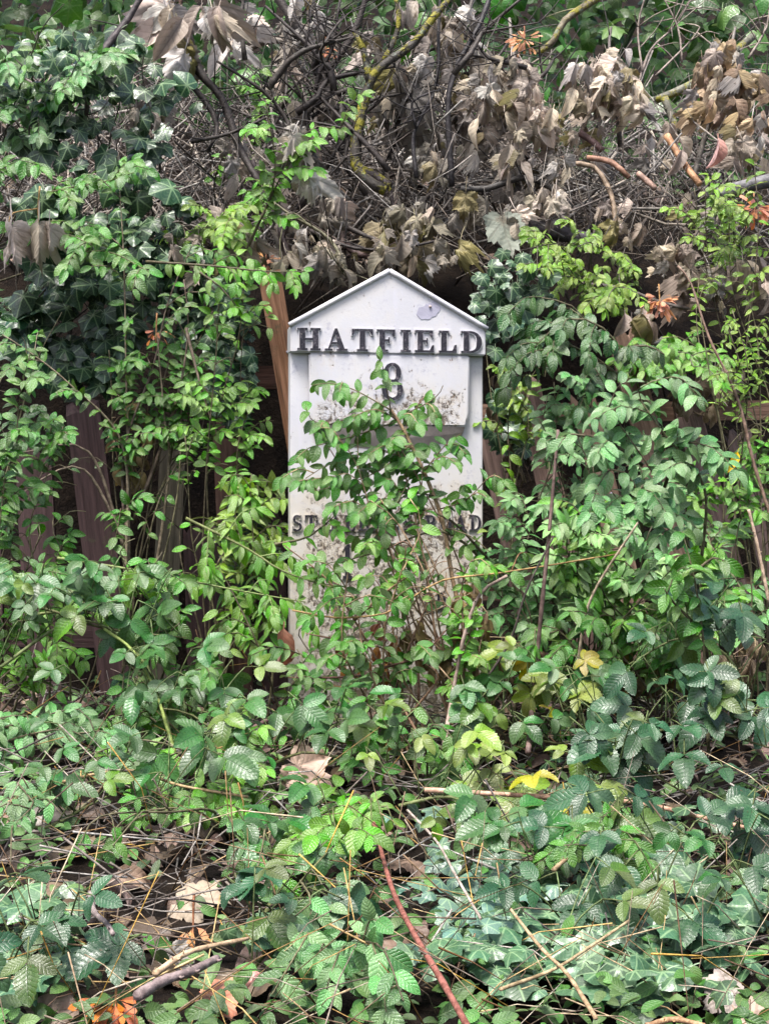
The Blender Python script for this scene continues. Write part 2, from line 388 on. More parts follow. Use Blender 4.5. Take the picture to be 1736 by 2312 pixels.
def lobed(lobes, nout, droop, fold, crum, pet, seed, rings=(0.3, 0.65, 1.0), fine=0.0, keel=0.0, tear=0.0):
    """lobes: (angle deg, length, sharpness). tip along +y, joint at the origin"""
    rg = random.Random(seed); ox = rg.random() * 50
    V = [(0, 0, 0)]; UV = [(0.5, 0.3)]; Fc = []
    la = [q[0] for q in lobes]; lr = [q[1] * rg.uniform(0.93, 1.07) for q in lobes]
    def rad(a):
        d = abs(math.degrees(a)); return float(np.interp(d, la, lr)) * (1 + 0.06 * math.sin(a * 2.0 + ox)) * (1 + tear * noise.noise(Vector((math.sin(a) * 1.7 + ox, math.cos(a) * 1.7, ox))))
    A = [-math.pi + 2 * math.pi * i / nout for i in range(nout)]
    for rr in rings:
        for i, a in enumerate(A):
            q = rad(a) * rr
            if fine and rr == rings[-1] and i % 2: q *= 1 - fine
            x, y = q * math.sin(a), q * math.cos(a)
            lob = math.cos(a * 360 / 52.0)
            z = -droop * q * q + fold * q * lob + crum * q * noise.noise(Vector((x * 3.2 + ox, y * 3.2, ox))) * 2
            yb = y * (1 - 0.25 * droop * q)
            z -= keel * abs(x); x *= 1 / math.sqrt(1 + keel * keel)
            V.append((x * (1 - 0.3 * abs(droop) * q), yb, z)); UV.append((0.5 + x * 0.5, 0.3 + y * 0.5))
    for i in range(nout): Fc.append((0, 1 + (i + 1) % nout, 1 + i))
    for k in range(len(rings) - 1):
        o = 1 + k * nout
        for i in range(nout):
            j = (i + 1) % nout; Fc.append((o + i, o + j, o + nout + j, o + nout + i))
    # petiole ribbon from the joint backwards
    if pet:
        b0 = len(V); 
        for k in range(1, 4):
            t = k / 3; V += [(-0.014, -pet * t, 0.10 * pet * math.sin(t * 2.4) - 0.0), (0.014, -pet * t, 0.10 * pet * math.sin(t * 2.4) + 0.012)]
            UV += [(0.5, 0.3)] * 2
        Fc.append((0, b0 + 1, b0)); 
        for k in range(2): Fc.append((b0 + 2 * k, b0 + 2 * k + 1, b0 + 2 * k + 3, b0 + 2 * k + 2))
    return V, Fc, UV
SH = {}      # shape name -> list of (verts, faces, uvs)
SH['oval'] = [blade(U(0.46, 0.58), 8, U(0.2, 1.0), U(0.1, 0.5), U(0.0, 0.03), tipp=U(0.65, 0.85), basep=U(0.5, 0.65), twist=U(-0.5, 0.5), seed=i) for i in range(12)]
SH['lance'] = [blade(U(0.34, 0.44), 9, U(0.3, 1.3), U(0.1, 0.5), U(0.0, 0.03), tipp=U(0.85, 1.05), basep=U(0.55, 0.7), twist=U(-0.6, 0.6), seed=i + 20) for i in range(10)]
SH['leaflet'] = [blade(U(0.58, 0.68), 18, U(0.2, 0.8), U(0.15, 0.4), U(0.01, 0.04), teeth=0.14, tipp=0.72, basep=0.5, petiole=0.05, twist=U(-0.25, 0.25), seed=i + 40) for i in range(8)]
IVY = [(0, 0.95), (10, 0.83), (24, 0.69), (33, 0.65), (44, 0.72), (55, 0.78), (66, 0.66), (84, 0.54), (98, 0.55), (114, 0.59), (138, 0.45), (158, 0.32), (180, 0.06)]
IVY2 = [(0, 0.90), (12, 0.78), (34, 0.62), (52, 0.62), (66, 0.64), (90, 0.53), (120, 0.52), (145, 0.42), (165, 0.28), (180, 0.06)]
SH['ivy'] = [lobed(IVY if i % 3 else IVY2, 40, U(0.05, 0.4), U(-0.015, 0.02), 0.06, 0.5, i, keel=U(0.0, 0.35)) for i in range(10)]
SYC = [(0, 1.0), (6, 0.90), (13, 0.86), (22, 0.72), (30, 0.68), (39, 0.80), (46, 0.84), (53, 0.94), (60, 0.80), (70, 0.70), (82, 0.58), (94, 0.60), (106, 0.66), (118, 0.52), (140, 0.40), (162, 0.26), (180, 0.08)]
SH['sycamore'] = [lobed(SYC, 56, U(0.25, 0.9), U(-0.07, -0.01), U(0.2, 0.5), U(0.5, 0.9), i + 9, rings=(0.22, 0.45, 0.72, 1.0), fine=0.12, keel=U(0.3, 2.0), tear=U(0.2, 0.7)) for i in range(18)]
SH['flat_sycamore'] = [lobed(SYC, 56, U(-0.2, 0.25), U(-0.05, 0.03), U(0.12, 0.22), 0.5, i + 60, rings=(0.22, 0.45, 0.72, 1.0), fine=0.10) for i in range(6)]
SH['curled'] = [blade(U(0.36, 0.5), 10, U(0.9, 2.0), U(0.6, 1.5), U(0.03, 0.07), tipp=0.8, basep=0.6, twist=U(-1.5, 1.5), seed=i + 80) for i in range(8)]
SH['wing'] = [blade(U(0.30, 0.36), 7, U(-0.3, 0.6), U(0.0, 0.2), 0.02, tipp=0.35, basep=0.8, petiole=0.1, twist=U(-0.5, 0.5), seed=i + 90) for i in range(5)]
ME = {}
for k, mt in (('oval', 'leaf'), ('lance', 'leaf'), ('leaflet', 'bramble'), ('ivy', 'ivy'), ('sycamore', 'dead'), ('flat_sycamore', 'dead'), ('curled', 'withered'), ('wing', 'seed')):
    ME[k] = [mesh_from(k + '_leaf', v, f, M[mt], u) for v, f, u in SH[k]]
for v in range(len(SH['leaflet'])): pass

# joined stuff: many small pieces in one mesh
class Soup:
    def __init__(s): s.V = []; s.F = []; s.UV = []; s.n = 0
    def put(s, shape, mat):
        v, f, u = shape; a = np.asarray(v, dtype=np.float64); m = np.array(mat)
        s.V.append(a @ m[:3, :3].T + m[:3, 3]); s.F += [tuple(i + s.n for i in q) for q in f]; s.UV.append(np.asarray(u)); s.n += len(a)
    def twig(s, pts, r0, r1, sides=4):
        v, f = tube_geo(pts, r0, r1, sides); s.put(([tuple(p) for p in v], f, [(0, 0)] * len(v)), Matrix.Identity(4))
    def build(s, name, mat, color, label, cat):
        o = add(name, mesh_from(name, np.concatenate(s.V), s.F, mat, np.concatenate(s.UV)), color=color)
        return setp(o, label, cat, kind='stuff')

# ------------------------------------------------------------------ SETTING: ground
def build_ground():
    xs = np.unique(np.concatenate([np.linspace(-160, -6, 18), np.linspace(-6, -1.6, 34), np.linspace(-1.6, 1.6, 110), np.linspace(1.6, 6, 34), np.linspace(6, 160, 18)]))
    ys = np.unique(np.concatenate([np.linspace(-160, -8, 16), np.linspace(-8, -2.4, 28), np.linspace(-2.4, 2.6, 170), np.linspace(2.6, 14, 50), np.linspace(14, 200, 18)]))
    V = [(x, y, ground_z(x, y)) for y in ys for x in xs]; nx = len(xs)
    Fc = [(j * nx + i, j * nx + i + 1, (j + 1) * nx + i + 1, (j + 1) * nx + i) for j in range(len(ys) - 1) for i in range(nx - 1)]
    o = add('ground', mesh_from('ground', V, Fc, M['soil'])); o['kind'] = 'structure'
build_ground()

# ------------------------------------------------------------------ MILESTONE
YAW = R(-10.5)      # its right edge stands a little further back
def build_milestone():
    root = empty('milestone', (0, 0, 0)); root.rotation_euler = (R(0), 0, -YAW)
    setp(root, 'flaking white cast iron milestone with a pointed top and raised black HATFIELD lettering', 'milestone')
    W = 0.251
    def poly_prism(name, poly, y0, y1, mat, bev=0.003):
        bm = bmesh.new()
        a = [bm.verts.new((x, y0, z)) for x, z in poly]; b_ = [bm.verts.new((x, y1, z)) for x, z in poly]
        bm.faces.new(a); bm.faces.new(b_[::-1])
        for i in range(len(poly)):
            j = (i + 1) % len(poly); bm.faces.new((a[j], a[i], b_[i], b_[j]))
        bmesh.ops.recalc_face_normals(bm, faces=bm.faces)
        if bev: bmesh.ops.bevel(bm, geom=list(bm.edges), offset=bev, segments=2, affect='EDGES')
        me = bpy.data.meshes.new(name); bm.to_mesh(me); bm.free(); me.materials.append(mat)
        return add(name, me, root)
    zc, zh, za = 1.021, 0.954, 1.162
    poly_prism('body', [(-W, -0.45), (W, -0.45), (W, 0.97), (-W, 0.97)], 0.0, 0.045, M['paint'])
    poly_prism('head', [(-W - 0.002, zh), (W + 0.002, zh), (W + 0.002, zc), (0, za), (-W - 0.002, zc)], -0.024, 0.047, M['paint'], 0.003)
    # raised roll moulding along both slopes of the gable
    for sgn in (-1, 1):
        p0 = Vector((sgn * (W + 0.006), -0.026, zc + 0.001)); p1 = Vector((0.0, -0.026, za + 0.004))
        V, Fc = tube_geo([p0.lerp(p1, i / 10) for i in range(11)], 0.0065, 0.0065, 10)
        add('moulding', mesh_from('moulding', V, Fc, M['paint']), root)
    # fine iron cap behind the roll
    # central panel, flush with the head, ending in a sloping ledge
    poly_prism('panel', [(-0.198, 0.770), (0.200, 0.770), (0.208, 0.80), (0.212, zh - 0.001), (-0.206, zh - 0.001), (-0.204, 0.80)], -0.023, -0.0005, M['paint'], 0.004)
    bm = bmesh.new()                                  # sloping underside of the panel
    n = 14; prev = None
    for i in range(n + 1):
        x = -0.197 + 0.395 * i / n; e = (2 * i / n - 1)
        zb = 0.712 + 0.030 * abs(e) ** 3
        a = bm.verts.new((x, -0.0215 + 0.0015 * rnd(), 0.7685 + 0.002 * rnd())); b_ = bm.verts.new((x * 0.99, -0.013, 0.5 * (0.769 + zb) + 0.004 * rnd())); c = bm.verts.new((x * 0.97, -0.001, zb + 0.003 * rnd())); d = bm.verts.new((x, -0.0006, 0.7685))
        if prev:
            for k in range(3): bm.faces.new((prev[k], a if k == 0 else (b_ if k == 1 else c), b_ if k == 0 else (c if k == 1 else d), prev[k + 1]))
        prev = (a, b_, c, d)
    bmesh.ops.recalc_face_normals(bm, faces=bm.faces)
    me = bpy.data.meshes.new('ledge'); bm.to_mesh(me); bm.free(); me.materials.append(M['ledge']); add('ledge', me, root)
    # bare patch where paint has come off the gable
    rg = random.Random(3); pts = []
    for i in range(22):
        a = 2 * math.pi * i / 22; r = 0.021 + 0.007 * math.sin(2 * a + 0.6) + 0.006 * rg.random(); pts.append((0.103 + 1.05 * r * math.cos(a), 1.066 + r * math.sin(a)))
    poly_prism('bare_patch', pts, -0.0252, -0.0235, M['iron'], 0)
    # a bolt head left in the patch
    V, Fc = tube_geo([Vector((0.106, -0.024, 1.077)), Vector((0.106, -0.029, 1.077))], 0.004, 0.0035, 8); add('bolt', mesh_from('bolt', V, Fc, M['ledge']), root)

    # ---- letters: slab-serif strokes, black on a white raised edge
    TK, TN, SF = 0.25, 0.085, 0.085
    def box(x0, z0, x1, z1): return [(x0, z0), (x1, z0), (x1, z1), (x0, z1)]
    def arc(cx, cz, rx, rz, a0, a1, n=14, thick=TK, thin=TN):
        segs = []
        for i in range(n):
            q = []
            for a in (R(a0 + (a1 - a0) * i / n), R(a0 + (a1 - a0) * (i + 1) / n)):
                t = thin + (thick - thin) * abs(math.cos(a)) ** 1.4
                q.append(((cx + rx * math.cos(a), cz + rz * math.sin(a)), (cx + (rx - t) * math.cos(a), cz + (rz - min(t, thin * 1.3)) * math.sin(a))))
            segs.append([q[0][0], q[1][0], q[1][1], q[0][1]])
        return segs
    def stem(x): return [box(x, SF, x + TK, 1 - SF), box(x - 0.10, 0, x + TK + 0.10, SF), box(x - 0.10, 1 - SF, x + TK + 0.10, 1)]
    def glyph(ch):
        if ch == 'H': return 1.05, stem(0.12) + stem(0.70) + [box(0.12 + TK, 0.46, 0.70, 0.46 + TN)]
        if ch == 'I': return 0.48, stem(0.11)
        if ch == 'T': return 0.95, [box(0.35, SF, 0.35 + TK, 1 - TN), box(0.23, 0, 0.72, SF), box(0.0, 1 - TN, 0.95, 1), [(0, 1 - TN), (0, 0.72), (0.06, 0.72), (0.16, 1 - TN)], [(0.79, 1 - TN), (0.89, 0.72), (0.95, 0.72), (0.95, 1 - TN)]]
        if ch in 'FE':
            g = [box(0.12, SF, 0.12 + TK, 1 - TN), box(0.0, 1 - TN, 0.82, 1), [(0.64, 1 - TN), (0.76, 0.70), (0.82, 0.70), (0.82, 1 - TN)], box(0.12 + TK, 0.47, 0.58, 0.47 + TN), box(0.52, 0.38, 0.58, 0.47), box(0.52, 0.47 + TN, 0.58, 0.65)]
            if ch == 'F': g += [box(0.0, 0, 0.50, SF)]
            else: g += [box(0.0, 0, 0.86, SF), [(0.66, SF), (0.86, SF), (0.86, 0.33), (0.80, 0.33)]]
            return 0.9, g
        if ch == 'L': return 0.86, [box(0.12, SF, 0.12 + TK, 1 - SF), box(0.02, 1 - SF, 0.48, 1), box(0.02, 0, 0.82, SF), [(0.62, SF), (0.82, SF), (0.82, 0.36), (0.76, 0.36)]]
        if ch == 'D': return 1.0, [box(0.12, SF, 0.12 + TK, 1 - SF), box(0.0, 0, 0.46, SF), box(0.0, 1 - SF, 0.46, 1)] + arc(0.44, 0.5, 0.52, 0.5, -90, 90)
        if ch == 'A': return 1.05, [[(0.16, SF), (0.24, SF), (0.53, 0.93), (0.47, 1.0)], [(0.64, SF), (0.90, SF), (0.57, 1.0), (0.47, 1.0), (0.47, 0.82)], box(0.30, 0.30, 0.72, 0.30 + TN), box(0.02, 0, 0.36, SF), box(0.54, 0, 1.02, SF)]
        if ch == 'B': return 0.92, [box(0.12, SF, 0.12 + TK, 1 - SF), box(0.0, 0, 0.46, SF), box(0.0, 1 - SF, 0.46, 1), box(0.37, 0.49, 0.5, 0.57)] + arc(0.44, 0.76, 0.36, 0.24, -90, 90, 10) + arc(0.44, 0.27, 0.44, 0.27, -90, 90, 10)
        if ch == 'R': return 1.0, [box(0.12, SF, 0.12 + TK, 1 - SF), box(0.0, 0, 0.48, SF), box(0.0, 1 - SF, 0.46, 1), box(0.37, 0.44, 0.5, 0.52)] + arc(0.44, 0.73, 0.40, 0.27, -90, 90, 10) + [[(0.62, 0), (0.95, 0), (0.95, SF), (0.88, SF), (0.66, 0.47), (0.44, 0.47)]]
        if ch == 'N': return 1.05, [box(0.14, SF, 0.23, 1 - SF), box(0.02, 0, 0.35, SF), box(0.0, 1 - SF, 0.30, 1), [(0.14, 1 - SF), (0.36, 1 - SF), (0.90, 0.02), (0.80, 0.0), (0.74, 0.0)], box(0.81, 0.05, 0.90, 1 - SF), box(0.69, 1 - SF, 1.02, 1)]
        if ch == 'O': return 0.98, arc(0.49, 0.5, 0.47, 0.51, 0, 360, 24)
        if ch == '8': return 0.8, arc(0.40, 0.73, 0.31, 0.28, 0, 360, 20, 0.19, 0.07) + arc(0.40, 0.26, 0.38, 0.29, 0, 360, 20, 0.22, 0.07)
        if ch == '1': return 0.5, [box(0.14, SF, 0.40, 0.93), box(0.02, 0, 0.52, SF * 0.9), [(0.02, 0.82), (0.14, 0.84), (0.30, 1.0), (0.40, 1.0), (0.40, 0.93), (0.14, 0.93)]]
        if ch == 'S': return 0.82, arc(0.40, 0.74, 0.34, 0.27, 40, 250, 12, 0.2) + [[(0.10, 0.58), (0.30, 0.62), (0.72, 0.42), (0.52, 0.36)]] + arc(0.40, 0.27, 0.38, 0.28, -140, 60, 12, 0.22) + [box(0.62, 0.72, 0.69, 1.0), box(0.05, 0.0, 0.11, 0.30)]
        return 0.5, []
    def letter(ch, x, z, h, sx, yf, name='letter', wob=True):
        w, polys = glyph(ch); V, Fc, mi = [], [], []
        k = 0
        for layer, (grow, dep, m) in enumerate(((0.0019, 0.0040, 1), (0.0, 0.0052, 0))):
            for pl in polys:
                cx = sum(p[0] for p in pl) / len(pl); cz = sum(p[1] for p in pl) / len(pl); k += 1
                d = dep + 0.00003 * (k % 23)
                q = []
                for px, pz in pl:
                    X = px * h * sx; Z = pz * h
                    X += grow * (1 if px > cx else -1); Z += grow * (1 if pz > cz else -1); q.append((x + X, z + Z))
                area = sum(q[i][0] * q[(i + 1) % len(q)][1] - q[(i + 1) % len(q)][0] * q[i][1] for i in range(len(q)))
                if area < 0: q = q[::-1]
                b0 = len(V); n_ = len(q)
                V += [(X, yf - d, Z) for X, Z in q] + [(X, yf + 0.001, Z) for X, Z in q]
                Fc.append(tuple(range(b0, b0 + n_))); mi.append(m)
                for i in range(n_):
                    j = (i + 1) % n_; Fc.append((b0 + j, b0 + i, b0 + n_ + i, b0 + n_ + j)); mi.append(m)
        add(name, mesh_from(name, V, Fc, [M['black'], M['paint']], smooth=False, midx=mi), root)
        return w * h * sx
    def row(text, x0, x1, z, h, yf, gap=0.16, space=0.6):
        tot = sum(glyph(c)[0] if c != ' ' else space for c in text) + gap * (len(text) - 1)
        sx = (x1 - x0) / (tot * h); x = x0
        for c in text:
            if c == ' ': x += space * h * sx
            else: x += letter(c, x, z, h, sx, yf)
            x += gap * h * sx
    row('HATFIELD', -0.238, 0.244, 0.9595, 0.056, -0.024, 0.17)
    letter('8', -0.022, 0.838, 0.092, 0.80, -0.023, 'numeral')
    row('ST ALBANS ROAD', -0.247, 0.247, 0.502, 0.040, 0.0, 0.2, 0.55)
    letter('1', -0.118, 0.380, 0.088, 0.55, 0.0, 'numeral')
    x = 0.094
    for c in 'RD': x += letter(c, x, 0.300, 0.042, 0.62, 0.0) + 0.006
    return root
build_milestone()

# ------------------------------------------------------------------ FENCES
def board_geo(p0, p1, wdt, th, ragged=0.03, seed=0):
    rg = random.Random(seed); ax = (p1 - p0); L = ax.length; ax.normalize()
    sx = ax.cross(Vector((0, 1, 0))).normalized(); sy = ax.cross(sx).normalized()
    nx, nz = 5, 8; V, Fc = [], []
    for side in (-1, 1):
        for j in range(nz + 1):
            for i in range(nx + 1):
                u = i / nx - 0.5; t = j / nz
                e = (rg.random() * ragged if j == nz else 0)
                V.append(Vector((u * wdt * (1 + 0.02 * math.sin(5 * t + seed)), side * th / 2 + 0.004 * math.sin(3 * t + seed) * u, t * L - e)))
    k = (nx + 1) * (nz + 1)
    for s in range(2):
        for j in range(nz):
            for i in range(nx):
                a = s * k + j * (nx + 1) + i; q = (a, a + 1, a + nx + 2, a + nx + 1); Fc.append(q if s == 0 else q[::-1])
    edge = [i for i in range(nx + 1)] + [(j) * (nx + 1) + nx for j in range(1, nz + 1)] + [nz * (nx + 1) + i for i in range(nx - 1, -1, -1)] + [j * (nx + 1) for j in range(nz - 1, 0, -1)]
    for a, b_ in zip(edge, edge[1:] + edge[:1]): Fc.append((b_, a, a + k, b_ + k))
    M4 = Matrix((( -sx.x, sy.x, ax.x, p0.x), (-sx.y, sy.y, ax.y, p0.y), (-sx.z, sy.z, ax.z, p0.z), (0, 0, 0, 1)))
    return V, Fc, M4
def fence(label, boards, rails):
    root = empty('wooden_fence', P(*rails[0][:2], rails[0][4])); root.location.z = 0; setp(root, label, 'fence')
    inv = Matrix.Translation(-root.location)
    for k, (tx, ty, bx, by, wpx, y, c) in enumerate(boards):
        p1 = P(tx, ty, y + 0.04); p0 = P(bx, by, y); w = wpx / F * (y + D0)
        V, Fc, m4 = board_geo(p0, p1, w, 0.02, 0.05, k + 3)
        o = add('board', mesh_from('board', V, Fc, M['wood'], smooth=False), root, inv @ m4, c)
        if c[0] > 0.1:       # nail heads show on the paler boards
            for t in (0.2, 0.62):
                q = p0.lerp(p1, t) + Vector((w * 0.22, -0.0125, 0)); v, f = tube_geo([Vector((0, 0, 0)), Vector((0, -0.003, 0))], 0.004, 0.004, 7)
                n = add('nail', mesh_from('nail', v, f, M['iron']), o); n.matrix_basis = m4.inverted() @ Matrix.Translation(q)
    for k, (x0, y0, x1, y1, y, hpx, c) in enumerate(rails):
        p0 = P(x0, y0, y); p1 = P(x1, y1, y); V, Fc, m4 = board_geo(p0, p1, hpx / F * (y + D0), 0.035, 0.02, k + 40)
        add('rail', mesh_from('rail', V, Fc, M['wood'], smooth=False), root, inv @ m4, c)
DKB = (0.050, 0.027, 0.027); MDB = (0.085, 0.045, 0.034); LTB = (0.25, 0.115, 0.055)
fence('dark brown broken fence boards standing behind the shrubs on the milestone left side',
      [(75, 1000, 105, 1640, 80, 0.40, DKB), (185, 900, 275, 1640, 78, 0.36, DKB), (395, 930, 362, 1640, 58, 0.40, (0.07, 0.06, 0.042)), (500, 760, 545, 1640, 62, 0.40, MDB),
       (607, 610, 690, 1100, 52, 0.28, LTB), (455, 1180, 470, 1640, 84, 0.33, DKB), (-40, 900, -20, 1640, 70, 0.40, DKB), (610, 1150, 625, 1640, 60, 0.40, DKB)],
      [(455, 858, 640, 852, 0.45, 52, (0.11, 0.05, 0.035)), (-60, 1430, 640, 1440, 0.45, 56, DKB)])
fence('greyish brown fence boards leaning towards the milestone among the right hand bushes',
      [(1395, 735, 1600, 1500, 62, 0.34, (0.20, 0.125, 0.09)), (1185, 850, 1330, 1500, 58, 0.32, (0.17, 0.105, 0.085)), (1310, 880, 1460, 1500, 56, 0.36, (0.19, 0.12, 0.085)), (1095, 930, 1215, 1500, 54, 0.36, (0.15, 0.095, 0.08)),
       (1545, 900, 1700, 1500, 60, 0.36, (0.13, 0.085, 0.075)), (1660, 960, 1800, 1500, 60, 0.38, (0.12, 0.08, 0.07))],
      [(1080, 935, 1800, 925, 0.42, 44, (0.16, 0.09, 0.06)), (1080, 1330, 1800, 1330, 0.44, 50, (0.12, 0.07, 0.05))])

# ------------------------------------------------------------------ PLANTS
N_LEAF = [0]
SCALE = {'oval': 0.80, 'lance': 0.80, 'sycamore': 0.66, 'wing': 0.72}
CAMP = Vector((CX, -D0, CZ))
def light_normal(j=0.55, up=0.75, front=0.7):
    return Vector((U(-j, j), -front + U(-j, j), up + U(-j, j)))
class Plant:
    def __init__(s, name, label, cat, base, leaf, color, size, stem_color=(0.10, 0.085, 0.045), group=None, limit=296):
        s.root = empty(name, base); setp(s.root, label, cat, group); s.leaf = leaf; s.c = color; s.size = size; s.sc = stem_color; s.n = 0; s.limit = limit
        s.stems = 0; s.regs = None
    def put_leaf(s, pos, axis, nrm, size, kind=None, name='leaf', color=None):
        if s.n >= s.limit: return None
        if s.regs:
            d = pos.y + D0; px = (pos.x - CX) / d * F + 868; py = 1156 - (pos.z - CZ) / d * F
            if not any(((px - a) / c) ** 2 + ((py - b_) / e) ** 2 < 1.45 for a, b_, c, e in s.regs) and rnd() < 0.88: return None
        if pos.y < 0.0:
            d = pos.y + D0; px = (pos.x - CX) / d * F + 868; py = 1156 - (pos.z - CZ) / d * F
            if any(a < px < b_ and c < py < e for a, b_, c, e in ((640, 1105, 715, 800), (938, 1010, 1315, 1395), (758, 812, 1225, 1318), (975, 1095, 1150, 1205), (900, 1060, 820, 900))) and rnd() < 0.88: return None
            if 190 < px < 560 and 1930 < py < 2270 and rnd() < 0.6: return None
        k = kind or s.leaf; size *= SCALE.get(k, 1.0)
        me = random.choice(ME[k]); c = color or s.c
        m = frame(pos - s.root.location, axis, nrm, size, U(0.85, 1.12))
        o = add(name, me, s.root, m, c); s.n += 1; N_LEAF[0] += 1; return o
    def put_trifoliate(s, pos, axis, nrm, size, n=3, color=None):
        """a bramble leaf: stalk with three or five toothed leaflets"""
        if s.n >= s.limit: return
        a = Vector(axis).normalized(); m = frame(pos - s.root.location, a, nrm, 1.0)
        st = size * U(0.5, 0.8)
        pts = [Vector((0, 0, 0)), Vector((0, st * 0.5, 0.05 * st)), Vector((0, st, 0))]
        V, Fc = tube_geo(pts, 0.0016, 0.0011, 4)
        lf = add('leaf', mesh_from('leaf_stalk', V, Fc, M['stem']), s.root, m, (0.10, 0.13, 0.04)); s.n += 1; N_LEAF[0] += 1
        for ang, k in ((0, 1.0), (U(55, 75), 0.82), (-U(55, 75), 0.82))[:n] if n == 3 else ((0, 1.0), (60, 0.85), (-60, 0.85), (115, 0.65), (-115, 0.65)):
            ax = Vector((math.sin(R(ang)), math.cos(R(ang)), U(-0.25, 0.08))); q = Vector((0, st + (0.16 * size if ang == 0 else 0), 0))
            add('leaflet', random.choice(ME['leaflet']), lf, frame(q, ax, Vector((U(-.2, .2), U(-.2, .2), 1)), size * k * U(0.9, 1.1)), color or s.c)
    def stem(s, pts, r0, r1, n=None, name='stem', color=None, sides=6, knob=0.12, mat='stem'):
        L = sum((Vector(pts[i + 1]) - Vector(pts[i])).length for i in range(len(pts) - 1))
        path = catmull(pts, n or max(5, int(L / 0.035)))
        tube(name, path, r0, r1, M[mat], s.root, color or s.sc, sides, knob); s.stems += 1; return path
    def leaves_along(s, path, t0, spacing, size, hang=0.45, opposite=True, twigs=0.0, twig_len=(0.05, 0.14), kind=None, jit=0.55, up=0.75, front=0.7):
        cum = [0.0]
        for a, b_ in zip(path, path[1:]): cum.append(cum[-1] + (b_ - a).length)
        L = cum[-1]; d = L * t0; i = 0; flip = 1; spacing *= 0.82
        while d < L and s.n < s.limit:
            while i < len(cum) - 2 and cum[i + 1] < d: i += 1
            f = (d - cum[i]) / max(1e-6, cum[i + 1] - cum[i]); p = path[i].lerp(path[i + 1], f); t = (path[i + 1] - path[i]).normalized()
            sd = t.cross(light_normal(0.5)).normalized()
            if twigs and rnd() < twigs:
                dr = (sd * flip * U(0.5, 1.0) + t * U(0.3, 0.9) + Vector((U(-.3, .3), U(-.5, .1), U(-0.1, 0.45)))).normalized(); ln = U(*twig_len)
                e = p + dr * ln + Vector((0, -0.01, -ln * 0.25)); tp = s.stem([p, p + dr * ln * 0.5 + Vector((0, 0, 0.006)), e], 0.0017, 0.0009, 4, 'twig', None, 4)
                s.leaves_along(tp, 0.22, spacing * 0.8, size * 0.92, hang, opposite, 0, kind=kind, jit=jit, up=up, front=front)
                tt = (tp[-1] - tp[-2]).normalized(); s.put_leaf(e, tt + Vector((0, 0, -hang * 0.6)), light_normal(jit, up, front), size * U(0.7, 1.0), kind)
            for sg in ((1, -1) if opposite else (flip,)):
                ax = sd * sg * U(0.6, 1.1) + t * U(0.2, 0.8) + Vector((U(-.2, .2), U(-.3, .2), -hang * U(0.3, 1.9)))
                s.put_leaf(p, ax, light_normal(jit, up, front), size * U(0.62, 1.15), kind)
            flip = -flip; d += spacing * U(0.75, 1.3)
def ell(reg):
    cx, cy, rx, ry = reg; a = U(0, 6.283); r = math.sqrt(rnd()); return cx + rx * r * math.cos(a), cy + ry * r * math.sin(a)
def bush(label, base, regs, depth, shoots, size, color, leaf='oval', cat='shrub', name='shrub', limit=296, spacing=0.034, hang=0.5, twigs=0.35, stem_r=0.0035, arch=60, opposite=True, stem_color=(0.10, 0.085, 0.045), t0=0.35, twig_len=(0.05, 0.14), jit=0.55, up=0.75, front=0.7):
    """a shrub whose shoots rise from its base and end inside the given ellipses of the view"""
    bx, by, byd = base
    b0 = P(bx, by, byd)
    if byd < 0.5: b0.z = ground_z(b0.x, b0.y)
    pl = Plant(name, label, cat, b0, leaf, color, size, stem_color, limit=limit); pl.regs = regs
    for k in range(int(shoots * 1.5)):
        if pl.n >= limit: break
        ex, ey = ell(regs[k % len(regs)]); yd = U(*depth); E = PG(ex, ey, yd, U(0.15, 0.45))
        S = b0 + Vector((U(-.06, .06), U(-.05, .05), 0)); 
        mid = S.lerp(E, 0.55) + Vector((U(-.05, .05), U(-.06, .02), arch * 1.1e-3 * U(0.3, 1.3)))
        mid2 = S.lerp(E, 0.82) + Vector((U(-.03, .03), U(-.04, .02), arch * 1.1e-3 * U(0.3, 1.1)))
        L = (E - S).length
        path = pl.stem([S, S.lerp(mid, 0.5) + Vector((U(-.03, .03), 0, U(0, .03))), mid, mid2, E], stem_r * U(0.8, 1.2), 0.0012)
        tt = max(t0 if L < 0.6 else 1 - (0.38 + 0.1 * rnd()) / L, 0.1)
        pl.leaves_along(path, tt, spacing, size, hang, opposite, twigs, twig_len, jit=jit, up=up, front=front)
    return pl
def spray(label, paths, size, color, leaf='oval', cat='shrub', name='shrub', spacing=0.036, hang=0.5, twigs=0.2, opposite=True, t0=0.15, r0=0.004, r1=0.0013, stem_color=(0.10, 0.085, 0.045), limit=296, twig_len=(0.05, 0.14), jit=0.55, ground=True, mat='stem', up=0.75, front=0.7):
    """a shrub drawn stem by stem: each path is [(px, py, depth) ...]"""
    p0 = P(*(paths[0][0][0] if isinstance(paths[0], tuple) else paths[0][0]))
    pl = Plant(name, label, cat, p0, leaf, color, size, stem_color, limit=limit)
    for pth in paths:
        pt0 = t0
        if isinstance(pth, tuple): pth, pt0 = pth
        path = pl.stem([PG(*q) for q in pth], r0 * U(0.85, 1.15), r1, mat=mat)
        pl.leaves_along(path, pt0, spacing, size, hang, opposite, twigs, twig_len, jit=jit, up=up, front=front)
    return pl
